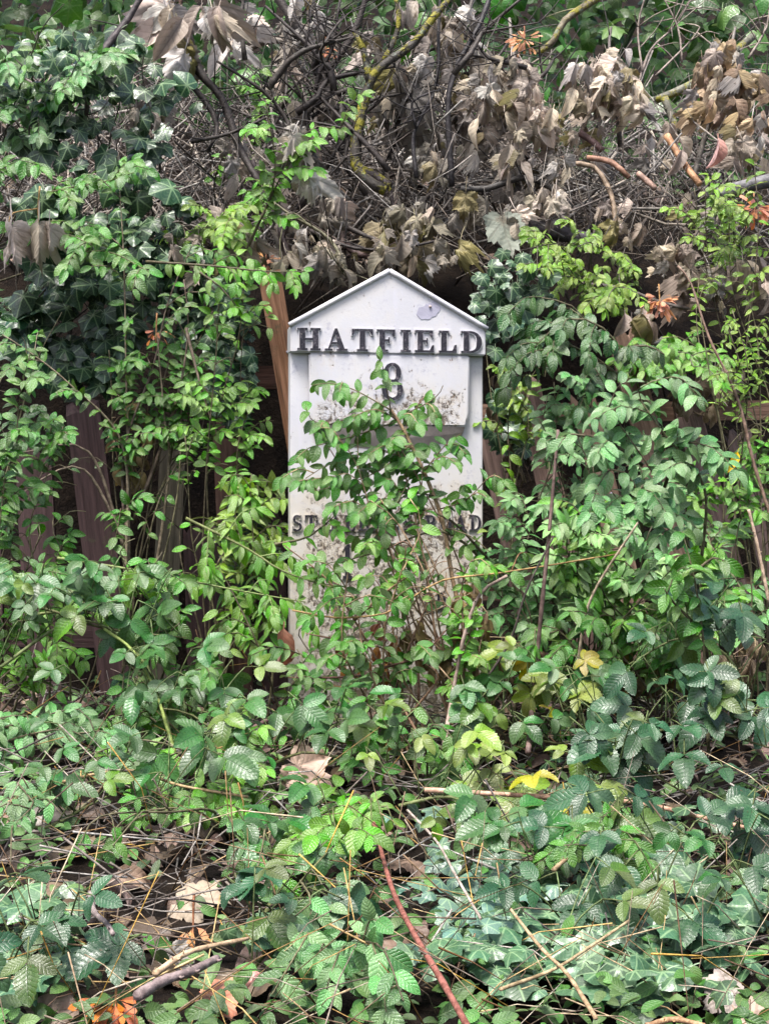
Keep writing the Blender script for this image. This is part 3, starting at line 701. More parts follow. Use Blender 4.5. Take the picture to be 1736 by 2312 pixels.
def bramble(label, pts, size, color, n, on_ground=True, lift=(0.05, 0.16), spread=0.10, stem_color=(0.13, 0.15, 0.05), five=0.1, name='bramble'):
    """an arching bramble cane with toothed three-part leaves held up on stalks"""
    W3 = [PG(*q, 0.16) for q in pts]
    pl = Plant(name, label, 'bramble', W3[0], 'leaflet', color, size, stem_color)
    path = pl.stem(W3, 0.0042, 0.0018, sides=6)
    n = int(n * 1.5)
    for k in range(n):
        f = (k + U(0.1, 0.9)) / n * (len(path) - 1.001); i = int(f); p = path[i].lerp(path[i + 1], f - i)
        ax = Vector((U(-1, 1), U(-0.9, 0.35), U(0.0, 0.9))); sz = size * 0.92 * U(0.6, 1.2)
        if lift[1] > 0.01:
            q = p + Vector((U(-spread, spread), U(-spread, spread * 0.6), U(*lift))); 
            pl.stem([p, p.lerp(q, 0.6) + Vector((0, 0, 0.012)), q], 0.0016, 0.0013, 4, 'leaf_shoot', (0.11, 0.15, 0.05), 4); p = q
        c = color
        if rnd() < 0.14: c = (color[0] * 2.2, color[1] * 1.35, color[2] * 0.6)
        down = Vector((ax.x, ax.y, U(-0.7, 0.15)))
        pl.put_trifoliate(p, down, light_normal(0.4, 0.9, 0.75), sz, 5 if rnd() < five else 3, c)
    return pl
def ivy_ground(label, region, n, size, color, vines=6, poly=None):
    cx, cy = region[:2]; b0 = G(cx, cy)
    pl = Plant('ivy', label, 'ivy', b0, 'ivy', color, size, (0.06, 0.05, 0.03))
    per = n // vines
    for v in range(vines):
        x, y = ell(region); a = U(0, 6.28); pts = []
        for k in range(6):
            g = G(x, min(y, 2330)); pts.append(g + Vector((0, 0, U(0.015, 0.05))))
            a += U(-0.9, 0.9); x += 46 * math.cos(a); y += 30 * math.sin(a)
        path = pl.stem(pts, 0.0022, 0.0013, 18)
        for k in range(per):
            i = random.randrange(len(path) - 1); p = path[i].copy(); p += Vector((U(-.05, .05), U(-.06, .04), U(0.02, 0.075)))
            pl.put_leaf(p, Vector((U(-1, 1), U(-1.1, 0.4), U(-0.5, 0.25))), light_normal(0.4, 0.95, 0.45), size * U(0.4, 0.9))
    return pl
def ivy_climb(label, region, depth, n, size, color, vines=5):
    cx, cy, rx, ry = region
    pl = Plant('ivy', label, 'ivy', P(cx, cy + ry, depth), 'ivy', color, size, (0.05, 0.04, 0.03))
    per = n // vines
    for v in range(vines):
        x0, y0 = cx + U(-rx, rx), cy + ry; x1 = cx + U(-rx, rx); pts = [P(x0 + (x1 - x0) * t + U(-20, 20), cy + ry - 2 * ry * t, depth + U(-.02, .03)) for t in (0, .25, .5, .75, 1)]
        path = pl.stem(pts, 0.003, 0.0013, 20)
        for k in range(per):
            x, y = ell(region); i = min(range(len(path)), key=lambda q: abs(path[q].z - P(x, y, depth).z)); p = path[i].lerp(P(x, y, depth), 0.85) + Vector((0, U(-0.09, 0.0), 0))
            pl.put_leaf(p, Vector((U(-.7, .7), U(-.5, 0.1), U(-1.0, 0.1))), light_normal(0.4, 0.45, 0.9), size * U(0.4, 0.9))
    return pl

# colours of the living leaves
GRN = (0.038, 0.155, 0.010); LIT = (0.072, 0.235, 0.011); PALE = (0.085, 0.215, 0.066); DRK = (0.017, 0.075, 0.008); YEL = (0.105, 0.225, 0.007)
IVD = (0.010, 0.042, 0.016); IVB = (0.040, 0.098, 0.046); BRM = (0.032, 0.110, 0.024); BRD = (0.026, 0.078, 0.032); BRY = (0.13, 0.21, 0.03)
BRN = (0.13, 0.10, 0.06); GRYB = (0.085, 0.07, 0.055)
exec_plants = True

# --- left side, top
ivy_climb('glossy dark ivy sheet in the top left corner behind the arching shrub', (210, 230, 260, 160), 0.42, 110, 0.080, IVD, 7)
bush('dense oval leaved shrub with glossy wet leaves in the top left corner', (-160, 600, 0.9), [(60, 100, 150, 110), (200, 90, 120, 90), (90, 280, 150, 120)], (0.15, 0.4), 30, 0.062, PALE, twigs=0.5, stem_color=GRYB)
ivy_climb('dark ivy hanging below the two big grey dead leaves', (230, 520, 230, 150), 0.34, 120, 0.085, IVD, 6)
bush('tall arching shrub with wet oval leaves against the left edge of the view, topmost', (-60, 620, 0.9), [(110, 200, 180, 200), (80, 400, 150, 110)], (0.0, 0.25), 22, 0.066, GRN, stem_color=GRYB, twigs=0.45)
bush('wet oval leaved shrub hanging over the black gap between the fence boards', (-80, 660, 0.8), [(150, 460, 190, 120), (260, 560, 130, 70)], (-0.05, 0.2), 18, 0.062, GRN, twigs=0.4)
bush('yellowish small leaved shrub below the dark cut branches on the left', (330, 640, 0.9), [(470, 430, 130, 120), (500, 560, 130, 80)], (0.05, 0.3), 20, 0.050, YEL, twigs=0.45, spacing=0.03)
spray('thin shoot with a fan of bright leaves beside the tattered dead leaf', [[(520, 640, 0.2), (600, 470, 0.15), (690, 300, 0.1), (770, 290, 0.08)], [(560, 560, 0.2), (620, 400, 0.12), (600, 225, 0.1)]], 0.055, LIT, twigs=0.3, t0=0.35)
spray('single long horizontal shoot with drooping leaves just above the orange brown board', [[(330, 590, 0.05), (480, 600, -0.02), (600, 612, -0.05), (690, 612, -0.08)], [(430, 600, 0.05), (500, 650, 0.0), (540, 700, -0.02)]], 0.055, LIT, twigs=0.25, spacing=0.05, hang=1.0)
# --- left side, middle
spray('many stemmed young shrub with bare grey stems rising in front of the dark fence boards',
      [([(290, 1500, 0.1), (280, 1200, 0.1), (282, 1010, 0.1), (345, 830, 0.1), (380, 680, 0.12), (440, 540, 0.15)], 0.45), ([(292, 1500, 0.12), (290, 1100, 0.12), (285, 850, 0.12), (280, 600, 0.12), (270, 420, 0.14)], 0.45),
       ([(285, 1300, 0.1), (278, 1010, 0.08), (160, 870, 0.02), (60, 790, 0.0), (5, 755, -0.02)], 0.35), ([(300, 1180, 0.12), (360, 1020, 0.12), (405, 880, 0.1), (425, 740, 0.1), (415, 630, 0.1)], 0.4),
       ([(320, 1500, 0.15), (380, 1080, 0.12), (370, 930, 0.1), (355, 760, 0.08)], 0.45), ([(285, 1250, 0.1), (200, 1020, 0.05), (60, 1020, 0.0), (-10, 1035, -0.02)], 0.3), ([(285, 1230, 0.1), (190, 1060, 0.05), (80, 1090, 0.0), (30, 1140, -0.02)], 0.3),
       ([(420, 740, 0.1), (450, 860, 0.08), (480, 960, 0.05)], 0.2)], 0.050, GRN, twigs=0.25, spacing=0.042, r0=0.006, stem_color=(0.17, 0.13, 0.09))
ivy_climb('dark blue green ivy climbing between the fence boards left of the milestone', (525, 800, 62, 190), 0.30, 110, 0.060, IVD, 6)
ivy_climb('small ivy patch low behind the hanging leaves at the milestone left foot', (560, 1230, 80, 110), 0.2, 60, 0.05, IVD, 4)
bush('dense yellow green shrub crowding the left flank of the milestone', (440, 1560, 0.05), [(470, 1080, 170, 110), (500, 1180, 130, 100)], (-0.2, 0.12), 28, 0.066, YEL, leaf='lance', twigs=0.5, spacing=0.03)
bush('large leaved drooping shrub beside the lower left corner of the milestone', (640, 1650, -0.1), [(590, 1060, 60, 90), (560, 1330, 100, 110)], (-0.3, -0.1), 14, 0.070, LIT, leaf='lance', twigs=0.3, hang=1.1, limit=130)
bush('loose green shrub in the left edge beneath the black gap', (-60, 1600, -0.1), [(60, 1050, 100, 120), (120, 1240, 150, 90), (60, 870, 70, 80)], (-0.3, 0.0), 22, 0.058, GRN, twigs=0.4)
spray('long green shoot slanting down across the dark boards to the milestone', [[(130, 1260, -0.25), (320, 1290, -0.25), (520, 1330, -0.28), (690, 1360, -0.3)], [(420, 1170, -0.2), (560, 1240, -0.22), (640, 1290, -0.25), (760, 1330, -0.3)], [(60, 1390, -0.25), (200, 1370, -0.25), (330, 1330, -0.25)]], 0.068, LIT, leaf='lance', twigs=0.15, spacing=0.05, hang=1.0, stem_color=(0.16, 0.20, 0.06))
bush('sparse oval leaved shrub low in front of the dark purple fence board', (300, 1720, -0.2), [(380, 1330, 170, 130)], (-0.4, -0.15), 12, 0.062, GRN, twigs=0.3, limit=120)
bush('pale leaved sprays reaching in low from the left edge', (-80, 1900, -0.5), [(90, 1690, 150, 90), (230, 1650, 150, 60)], (-0.7, -0.4), 16, 0.062, PALE, twigs=0.35, limit=170)
bush('small leaved green shoots on the ground left of the milestone foot', (420, 1900, -0.4), [(420, 1560, 140, 80), (520, 1740, 120, 90)], (-0.55, -0.25), 14, 0.05, GRN, twigs=0.3, limit=130)
# --- in front of the milestone
cane = (0.30, 0.185, 0.11)
pl = spray('leafy spray on a pinkish tan cane covering the middle of the milestone',
      [([(1085, 1660, -0.25), (1060, 1480, -0.26), (1020, 1300, -0.28), (1000, 1180, -0.29), (955, 1060, -0.30), (905, 960, -0.3), (882, 925, -0.3)], 0.62)], 0.055, GRN, twigs=0.5, spacing=0.045, r0=0.0058, r1=0.004, stem_color=cane)
for q in ([(882, 925), (872, 870), (862, 820), (850, 800)], [(882, 925), (800, 880), (745, 865), (705, 870)], [(895, 945), (980, 900), (1000, 870)], [(900, 950), (780, 990), (700, 1010), (665, 1040)], [(960, 1060), (1010, 1000), (1040, 980)],
          [(930, 1000), (860, 1060), (790, 1090), (700, 1110)], [(890, 940), (810, 940), (720, 960), (690, 920)], [(985, 1120), (900, 1110), (850, 1150), (830, 1190)], [(990, 1150), (1050, 1130), (1100, 1080)], [(960, 1060), (870, 1020), (760, 1040), (690, 1080)], [(1000, 1190), (1060, 1210), (1110, 1250)], [(930, 1000), (930, 1060), (900, 1130), (870, 1170)]):
    path = pl.stem([P(x, y, -0.3 - 0.02 * i + U(-.02, .02)) for i, (x, y) in enumerate(q)], 0.0019, 0.001, 8, 'twig', (0.13, 0.10, 0.05), 5)
    pl.leaves_along(path, 0.15, 0.036, 0.054, 0.7, True, 0.3, (0.04, 0.08), front=0.8, up=0.6)
spray('long thin green shoot lying across the ST ALBANS ROAD lettering', [[(1120, 1290, -0.2), (1000, 1200, -0.3), (870, 1240, -0.32), (770, 1270, -0.33)], [(620, 1230, -0.3), (700, 1210, -0.3), (760, 1160, -0.32)], [(1100, 1260, -0.25), (1010, 1170, -0.3), (900, 1140, -0.3), (840, 1120, -0.3)]], 0.052, LIT, twigs=0.2, spacing=0.05)
spray('reddish stem with scattered oval leaves slanting across the foot of the milestone', [([(1000, 1760, -0.4), (900, 1580, -0.4), (800, 1400, -0.4), (740, 1310, -0.4), (640, 1230, -0.4)], 0.15), ([(830, 1450, -0.4), (740, 1440, -0.42), (690, 1430, -0.42)], 0.2), ([(860, 1520, -0.4), (760, 1530, -0.42), (650, 1530, -0.42)], 0.3), ([(800, 1400, -0.4), (880, 1330, -0.42), (940, 1290, -0.44)], 0.2), ([(860, 1510, -0.4), (950, 1480, -0.4), (1010, 1420, -0.42)], 0.2), ([(920, 1620, -0.42), (990, 1530, -0.45), (960, 1500, -0.45)], 0.2)],
      0.058, GRN, twigs=0.12, spacing=0.075, stem_color=(0.16, 0.08, 0.05), opposite=False)
spray('arching orange tan cane looping over the milestone towards the right hand bushes', [([(660, 1378, -0.45), (760, 1395, -0.45), (870, 1385, -0.45), (930, 1350, -0.45), (1000, 1310, -0.45), (1120, 1295, -0.45), (1250, 1275, -0.42), (1400, 1250, -0.4)], 0.55)], 0.055, GRN, twigs=0.2, spacing=0.09, r0=0.0026, r1=0.0022, stem_color=(0.22, 0.115, 0.045))
bush('thin wiry shrub with small leaves over the lower face of the milestone', (900, 1700, -0.35), [(770, 1290, 120, 90), (930, 1290, 110, 110), (850, 1450, 170, 70)], (-0.5, -0.3), 16, 0.052, GRN, twigs=0.35, spacing=0.045, stem_color=(0.20, 0.13, 0.07), limit=150, jit=0.7)
bush('fine twiggy growth round the right foot of the milestone', (1060, 1700, -0.3), [(1050, 1330, 90, 110), (990, 1480, 110, 80)], (-0.45, -0.25), 18, 0.048, LIT, twigs=0.4, spacing=0.04, stem_color=(0.26, 0.17, 0.10), limit=170, jit=0.7)
bush('leafy shoots at the left foot of the milestone', (680, 1760, -0.4), [(700, 1560, 110, 70), (640, 1440, 60, 90)], (-0.55, -0.35), 12, 0.05, GRN, twigs=0.3, limit=110)
bush('small bright shrub under the tattered dark dead leaf', (560, 640, 0.8), [(560, 480, 70, 110), (640, 560, 40, 60)], (0.1, 0.3), 14, 0.044, LIT, twigs=0.4, limit=140, stem_color=GRYB)
bush('green bush of middling leaves along the left edge, low before the fence', (-40, 1700, -0.2), [(80, 1420, 130, 110), (200, 1330, 120, 80)], (-0.4, -0.15), 24, 0.055, LIT, twigs=0.4, leaf='lance')
bush('crowded green shoots between the fence and the tan bent cane', (330, 1800, -0.3), [(300, 1620, 190, 80), (480, 1480, 100, 80)], (-0.5, -0.2), 24, 0.052, GRN, twigs=0.4)
pl = bush('thick clump of oval leaves hung over the ledge in the middle of the milestone', (1085, 1660, -0.25), [(830, 1010, 165, 80), (840, 1100, 150, 60), (760, 960, 90, 70)], (-0.42, -0.28), 24, 0.056, GRN, twigs=0.4, spacing=0.042, t0=0.5, limit=190, stem_color=cane)
bush('leafy shoots hanging round the grey stems before the black gap', (310, 1500, 0.12), [(330, 720, 120, 120), (400, 870, 120, 110), (480, 720, 80, 110)], (0.0, 0.2), 20, 0.050, GRN, twigs=0.4, t0=0.5)
bush('yellow green shoots left of the orange brown board', (480, 1500, 0.12), [(500, 640, 110, 70), (470, 940, 120, 90)], (0.0, 0.2), 16, 0.05, LIT, twigs=0.4, t0=0.5)
bush('dark green leaves crossing the black gap at the left edge', (-60, 1500, 0.1), [(60, 740, 90, 80), (120, 900, 130, 90)], (0.0, 0.25), 12, 0.055, DRK, twigs=0.4, t0=0.5, limit=80)
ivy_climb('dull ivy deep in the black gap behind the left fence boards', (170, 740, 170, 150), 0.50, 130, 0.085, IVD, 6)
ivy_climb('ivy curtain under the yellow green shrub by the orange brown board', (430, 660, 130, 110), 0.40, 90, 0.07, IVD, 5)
bush('green shoots spreading over the ground in front of the tan bent cane', (480, 2060, -0.7), [(430, 1800, 170, 70), (300, 1740, 150, 50), (540, 1700, 90, 60)], (-0.9, -0.6), 22, 0.052, LIT, twigs=0.35, limit=200)
bush('fresh green leaves spilling over the brush pile left of the mossy fork', (520, 500, 0.95), [(560, 200, 110, 90), (500, 330, 110, 70)], (0.55, 0.85), 12, 0.046, LIT, twigs=0.4, limit=110, stem_color=GRYB)
bush('low bright shoots among the curled leaves over the right pile', (1640, 620, 0.8), [(1620, 440, 110, 70), (1700, 560, 60, 90)], (0.2, 0.45), 18, 0.044, YEL, twigs=0.5, limit=190, stem_color=GRYB)
bush('oval leaved sprigs drooping over the lower lettering of the milestone', (960, 1660, -0.3), [(800, 1180, 130, 80), (930, 1130, 110, 80), (850, 1290, 120, 60)], (-0.45, -0.3), 8, 0.056, LIT, twigs=0.3, spacing=0.042, t0=0.5, limit=60, stem_color=cane)
# --- right side
ivy_climb('dark ivy peeping round the upper right corner of the milestone', (1150, 690, 110, 120), 0.26, 80, 0.056, IVD, 6)
ivy_climb('ivy tuft low among the leaning boards right of the milestone', (1150, 960, 60, 90), 0.24, 30, 0.055, IVD, 3)
spray('dark green broad leaved sprig pushing out right of the HATFIELD lettering', [[(1420, 820, 0.0), (1360, 740, -0.06), (1280, 720, -0.08), (1200, 790, -0.1)], [(1330, 800, 0.0), (1250, 770, -0.08), (1230, 850, -0.12)], [(1400, 850, 0.0), (1330, 800, -0.06), (1360, 860, -0.1)], [(1350, 760, 0.0), (1290, 690, -0.05), (1215, 670, -0.06)], [(1280, 740, -0.05), (1230, 800, -0.08), (1190, 850, -0.1)], [(1400, 790, 0.0), (1460, 780, -0.05), (1500, 800, -0.08)]], 0.066, DRK, twigs=0.4, spacing=0.042, hang=0.9, front=0.85)
bush('small leaved yellow green shrub spilling over the brush pile, upper right', (1500, 760, 0.8), [(1470, 500, 220, 75), (1290, 590, 130, 80), (1450, 590, 150, 70)], (0.05, 0.35), 44, 0.040, YEL, twigs=0.6, spacing=0.026, stem_color=GRYB)
bush('wispy yellow green shoots with tiny leaves at the right edge above the yellow leaf', (1700, 1150, 0.1), [(1640, 620, 120, 130), (1680, 780, 80, 130)], (-0.1, 0.25), 24, 0.038, YEL, twigs=0.5, spacing=0.03, leaf='lance')
bush('bright bush of narrow leaves along the cut log at the right edge', (1760, 900, 0.3), [(1620, 400, 130, 60), (1560, 480, 120, 60)], (0.2, 0.4), 14, 0.042, YEL, twigs=0.5, spacing=0.03, limit=170)
spray('pale wet spray of large oval leaves standing out in front of the right fence boards',
      [([(1600, 1500, -0.5), (1560, 1250, -0.55), (1480, 1080, -0.6), (1400, 960, -0.62), (1370, 915, -0.62)], 0.42), ([(1580, 1300, -0.5), (1590, 1100, -0.6), (1500, 980, -0.62), (1440, 880, -0.62), (1520, 850, -0.62)], 0.4), ([(1450, 1050, -0.58), (1380, 1000, -0.62), (1290, 980, -0.64), (1260, 1010, -0.65)], 0.2),
       ([(1450, 1200, -0.55), (1430, 1090, -0.6), (1380, 1060, -0.62), (1320, 1100, -0.62)], 0.2), ([(1500, 1100, -0.58), (1540, 1000, -0.62), (1600, 1010, -0.62), (1640, 1050, -0.62)], 0.2), ([(1480, 1080, -0.58), (1430, 1120, -0.62), (1450, 1200, -0.64)], 0.2)],
      0.064, PALE, twigs=0.35, spacing=0.038, hang=0.5, up=0.85, front=0.8)
G1 = dict(twigs=0.55, spacing=0.028, leaf='lance')
bush('dense pale small leaved bush touching the right edge of the milestone', (1180, 1640, -0.1), [(1180, 1190, 110, 90), (1200, 1330, 110, 90)], (-0.35, -0.05), 48, 0.066, PALE, **G1)
bush('pale small leaved bush filling the gap below the big leaved spray', (1420, 1640, -0.1), [(1350, 1210, 130, 90), (1420, 1310, 120, 90)], (-0.35, -0.05), 48, 0.066, LIT, **G1)
bush('pale small leaved bush between the upright dark stick and the right edge', (1640, 1640, -0.1), [(1560, 1230, 130, 90), (1650, 1330, 110, 100)], (-0.35, -0.05), 48, 0.064, PALE, **G1)
bush('whitish green thicket of tiny leaves in the middle of the pale bushes', (1300, 1640, -0.15), [(1290, 1240, 130, 110), (1460, 1240, 130, 90)], (-0.4, -0.1), 48, 0.060, (0.19, 0.38, 0.12), **G1)
bush('fresh green thicket of small leaves under the big leaved spray', (1560, 1640, -0.15), [(1540, 1330, 150, 90), (1280, 1360, 120, 80)], (-0.4, -0.1), 48, 0.066, LIT, **G1)
bush('pale leafy shoots covering the lower ends of the leaning boards', (1250, 1640, 0.0), [(1230, 1090, 110, 80), (1400, 1130, 120, 80), (1300, 1020, 90, 60)], (-0.2, 0.1), 40, 0.060, PALE, **G1)
bush('green leafy shoots before the boards nearest the right edge', (1640, 1640, 0.0), [(1600, 1120, 130, 90), (1690, 1000, 60, 100), (1560, 1010, 70, 60)], (-0.2, 0.1), 40, 0.058, LIT, **G1)
bush('bright leaves poking out between the dark sprig and the leaning boards', (1200, 1500, 0.1), [(1110, 880, 50, 120), (1180, 920, 70, 70)], (0.0, 0.2), 12, 0.05, YEL, twigs=0.4, limit=90)
bush('yellow green sprays spilling down from the black hollow to the leaning boards', (1420, 780, 0.7), [(1240, 620, 130, 80), (1400, 640, 140, 80), (1330, 540, 110, 60)], (0.0, 0.25), 26, 0.046, YEL, twigs=0.55, spacing=0.03, stem_color=GRYB)
bush('fresh green leaves hiding the tops of the leaning boards', (1500, 900, 0.6), [(1450, 820, 130, 80), (1580, 880, 120, 70)], (-0.1, 0.15), 22, 0.052, LIT, twigs=0.5, spacing=0.032, stem_color=GRYB)
bush('pale green leaves over the boards between the sprig and the big leaved spray', (1300, 1500, 0.0), [(1230, 930, 110, 80), (1350, 960, 90, 70)], (-0.2, 0.1), 24, 0.056, PALE, twigs=0.45, spacing=0.032, t0=0.5)
bush('green shrub filling the low left corner before the boards', (120, 1650, -0.1), [(150, 1130, 130, 70), (100, 1000, 110, 70), (250, 1190, 110, 70)], (-0.25, 0.05), 14, 0.056, GRN, twigs=0.4, t0=0.5, limit=130)
bush('mid green leaves mixed through the right foreground brambles', (1500, 2250, -0.9), [(1450, 1880, 220, 80), (1250, 1930, 140, 90), (1600, 2030, 120, 80)], (-1.2, -0.8), 16, 0.05, GRN, twigs=0.3, limit=90)
bush('bluish pale leaves mixed through the left foreground brambles', (150, 2150, -0.9), [(130, 1800, 150, 80), (330, 1820, 150, 60), (90, 2000, 90, 90)], (-1.2, -0.8), 16, 0.05, PALE, twigs=0.3, limit=100)
bush('mid green bush of longer leaves under the pale bushes on the right', (1500, 1750, -0.25), [(1480, 1420, 190, 90), (1330, 1440, 130, 80)], (-0.5, -0.2), 24, 0.062, GRN, twigs=0.4, leaf='lance', spacing=0.035)
spray('dark stem with two large round ended green leaves in the right bushes', [([(1600, 1700, -0.7), (1590, 1480, -0.72), (1570, 1320, -0.75), (1540, 1200, -0.75)], 0.5), ([(1580, 1420, -0.72), (1520, 1360, -0.75), (1500, 1330, -0.78)], 0.3), ([(1560, 1300, -0.74), (1610, 1260, -0.76), (1640, 1270, -0.78)], 0.3)], 0.078, GRN, twigs=0.1, spacing=0.06, hang=0.9, front=0.95, up=0.5)
bush('narrow leaved green shoots near the dry straw below the pale bush', (1180, 1800, -0.3), [(1240, 1560, 120, 90), (1060, 1560, 80, 120)], (-0.5, -0.25), 14, 0.055, GRN, twigs=0.3, limit=130, leaf='lance')
# --- bottom centre
bush('light green large leaved shrub at the head of the red cane', (820, 2120, -0.95), [(720, 1900, 120, 110), (860, 1830, 110, 80), (680, 2010, 90, 80)], (-1.15, -0.85), 18, 0.062, LIT, leaf='oval', twigs=0.3, spacing=0.042, limit=140, stem_color=(0.12, 0.13, 0.05))
bush('pale green sprays of pointed leaves on the ground left of the red cane foot', (760, 2360, -1.4), [(700, 2200, 120, 80), (850, 2230, 120, 90), (760, 2090, 140, 60)], (-1.5, -1.2), 14, 0.058, PALE, leaf='oval', twigs=0.3, spacing=0.045, limit=110)
bush('upright shoots with glossy leaves below the milestone foot', (930, 1900, -0.6), [(920, 1650, 110, 100), (1010, 1760, 90, 80), (800, 1700, 80, 60)], (-0.8, -0.5), 14, 0.058, GRN, twigs=0.25, spacing=0.045, limit=120)
bush('small oval leaved plant beside the dry leaf litter', (560, 2080, -0.9), [(200, 1925, 60, 40), (590, 1990, 60, 70)], (-1.1, -0.8), 8, 0.045, GRN, twigs=0.2, spacing=0.045, limit=50)
spray('trailing green runner with single leaves crossing the dry leaf litter', [[(-20, 2120, -1.25), (120, 2090, -1.25), (250, 2180, -1.25), (380, 2200, -1.25)], [(130, 2090, -1.2), (125, 2020, -1.2), (105, 1960, -1.2)]], 0.06, GRN, twigs=0.0, spacing=0.08, opposite=False, stem_color=(0.18, 0.22, 0.10))
# --- brambles
BR = [
 ('bramble cane sweeping down to the right across the left foreground', [(-20, 1520, -0.45), (180, 1400, -0.42), (330, 1500, -0.45), (395, 1690, -0.5)], 0.072, BRM, 14),
 ('bramble trailing from the left edge over the dark hollow', [(-20, 1350, -0.35), (120, 1380, -0.35), (240, 1420, -0.38), (420, 1440, -0.4)], 0.068, BRM, 13),
 ('bramble with pale leaves under the left shrubs beside the milestone foot', [(560, 1790, -0.5), (470, 1640, -0.5), (360, 1600, -0.52), (250, 1640, -0.55)], 0.064, BRM, 14),
 ('bramble tuft left of the tan dry litter', [(20, 1850, -0.8), (100, 1870, -0.85), (200, 1820, -0.85), (280, 1780, -0.85)], 0.058, BRM, 9),
 ('large leaved bramble standing over the tan litter', [(330, 1850, -0.9), (410, 1820, -0.95), (500, 1800, -0.95)], 0.075, BRM, 5),
 ('bramble with glossy trefoil leaves in the lower left corner', [(-20, 2250, -1.35), (100, 2180, -1.35), (220, 2200, -1.35)], 0.068, BRD, 6),
 ('bramble behind the head of the red cane', [(560, 1760, -0.6), (680, 1700, -0.62), (800, 1720, -0.65), (930, 1740, -0.65)], 0.062, BRM, 12),
 ('bramble with ribbed leaves left of the red cane', [(590, 2080, -1.05), (660, 1960, -1.08), (760, 1950, -1.1), (820, 2000, -1.1)], 0.062, BRM, 8),
 ('yellowish bramble just under the pinkish dry cane', [(900, 1820, -0.85), (1020, 1800, -0.85), (1130, 1860, -0.88), (1280, 1840, -0.88)], 0.064, BRY, 12),
 ('bramble above the pinkish dry cane', [(1010, 1700, -0.6), (1120, 1640, -0.6), (1260, 1680, -0.62), (1380, 1640, -0.62)], 0.066, BRM, 14),
 ('yellow green bramble in the hollow below the dry straw', [(1180, 1560, -0.45), (1290, 1600, -0.45), (1340, 1680, -0.48)], 0.066, (0.11, 0.17, 0.02), 8),
 ('greyish broad leaved bramble near the right edge above the dry cane', [(1400, 1700, -0.8), (1520, 1640, -0.8), (1640, 1660, -0.82), (1740, 1690, -0.82)], 0.080, BRD, 12),
 ('bramble with dark ribbed leaves right of the dry cane middle', [(1330, 1790, -0.9), (1440, 1740, -0.9), (1560, 1800, -0.92)], 0.078, BRD, 10),
 ('bramble spreading below the dry cane in the right foreground', [(1240, 2000, -1.05), (1380, 1930, -1.05), (1540, 1960, -1.08), (1690, 1950, -1.08)], 0.076, BRD, 14),
 ('mid green bramble between the red cane and the right foreground', [(1020, 1990, -1.0), (1110, 1930, -1.0), (1200, 2010, -1.02), (1290, 2080, -1.05)], 0.070, BRM, 11),
 ('bramble above the ivy carpet near the straw canes', [(1230, 2180, -1.25), (1350, 2090, -1.25), (1480, 2080, -1.25), (1600, 2130, -1.25)], 0.066, BRD, 11),
 ('bramble hanging into the right edge over the ivy carpet', [(1760, 2150, -1.3), (1690, 2030, -1.3), (1640, 2000, -1.3)], 0.066, BRM, 7),
 ('bramble in the thick of the right hand bushes', [(1700, 1600, -0.6), (1640, 1480, -0.6), (1540, 1440, -0.6), (1420, 1500, -0.6)], 0.070, BRD, 10),
 ('bramble low in the centre foreground by the small ivy', [(560, 2200, -1.25), (640, 2120, -1.25), (740, 2110, -1.25)], 0.060, BRD, 7),
]
for a in BR: bramble(*a)
# --- ivy on the ground
ivy_ground('bluish ivy carpet in the lower right corner, beyond the straw canes', (1560, 2190, 190, 90), 110, 0.068, IVB, 8)
ivy_ground('bluish ivy carpet at the bottom right, below the crossing straw canes', (1310, 2270, 190, 60), 90, 0.072, IVB, 7)
ivy_ground('ivy patch with silvery leaves right of the red cane', (1080, 2090, 90, 110), 80, 0.052, (0.065, 0.13, 0.10), 6)
ivy_ground('ivy patch beside the red cane foot', (1060, 2250, 110, 50), 50, 0.062, IVB, 5)
ivy_ground('glossy ivy cluster in the bottom left corner', (90, 2260, 110, 60), 34, 0.062, IVB, 4)
ivy_ground('small ivy patch below the pale sprays at the bottom centre', (610, 2260, 70, 50), 24, 0.055, IVB, 3)
ivy_ground('dark ivy in the shade under the yellowish bramble', (1420, 1880, 180, 70), 60, 0.05, IVD, 6)

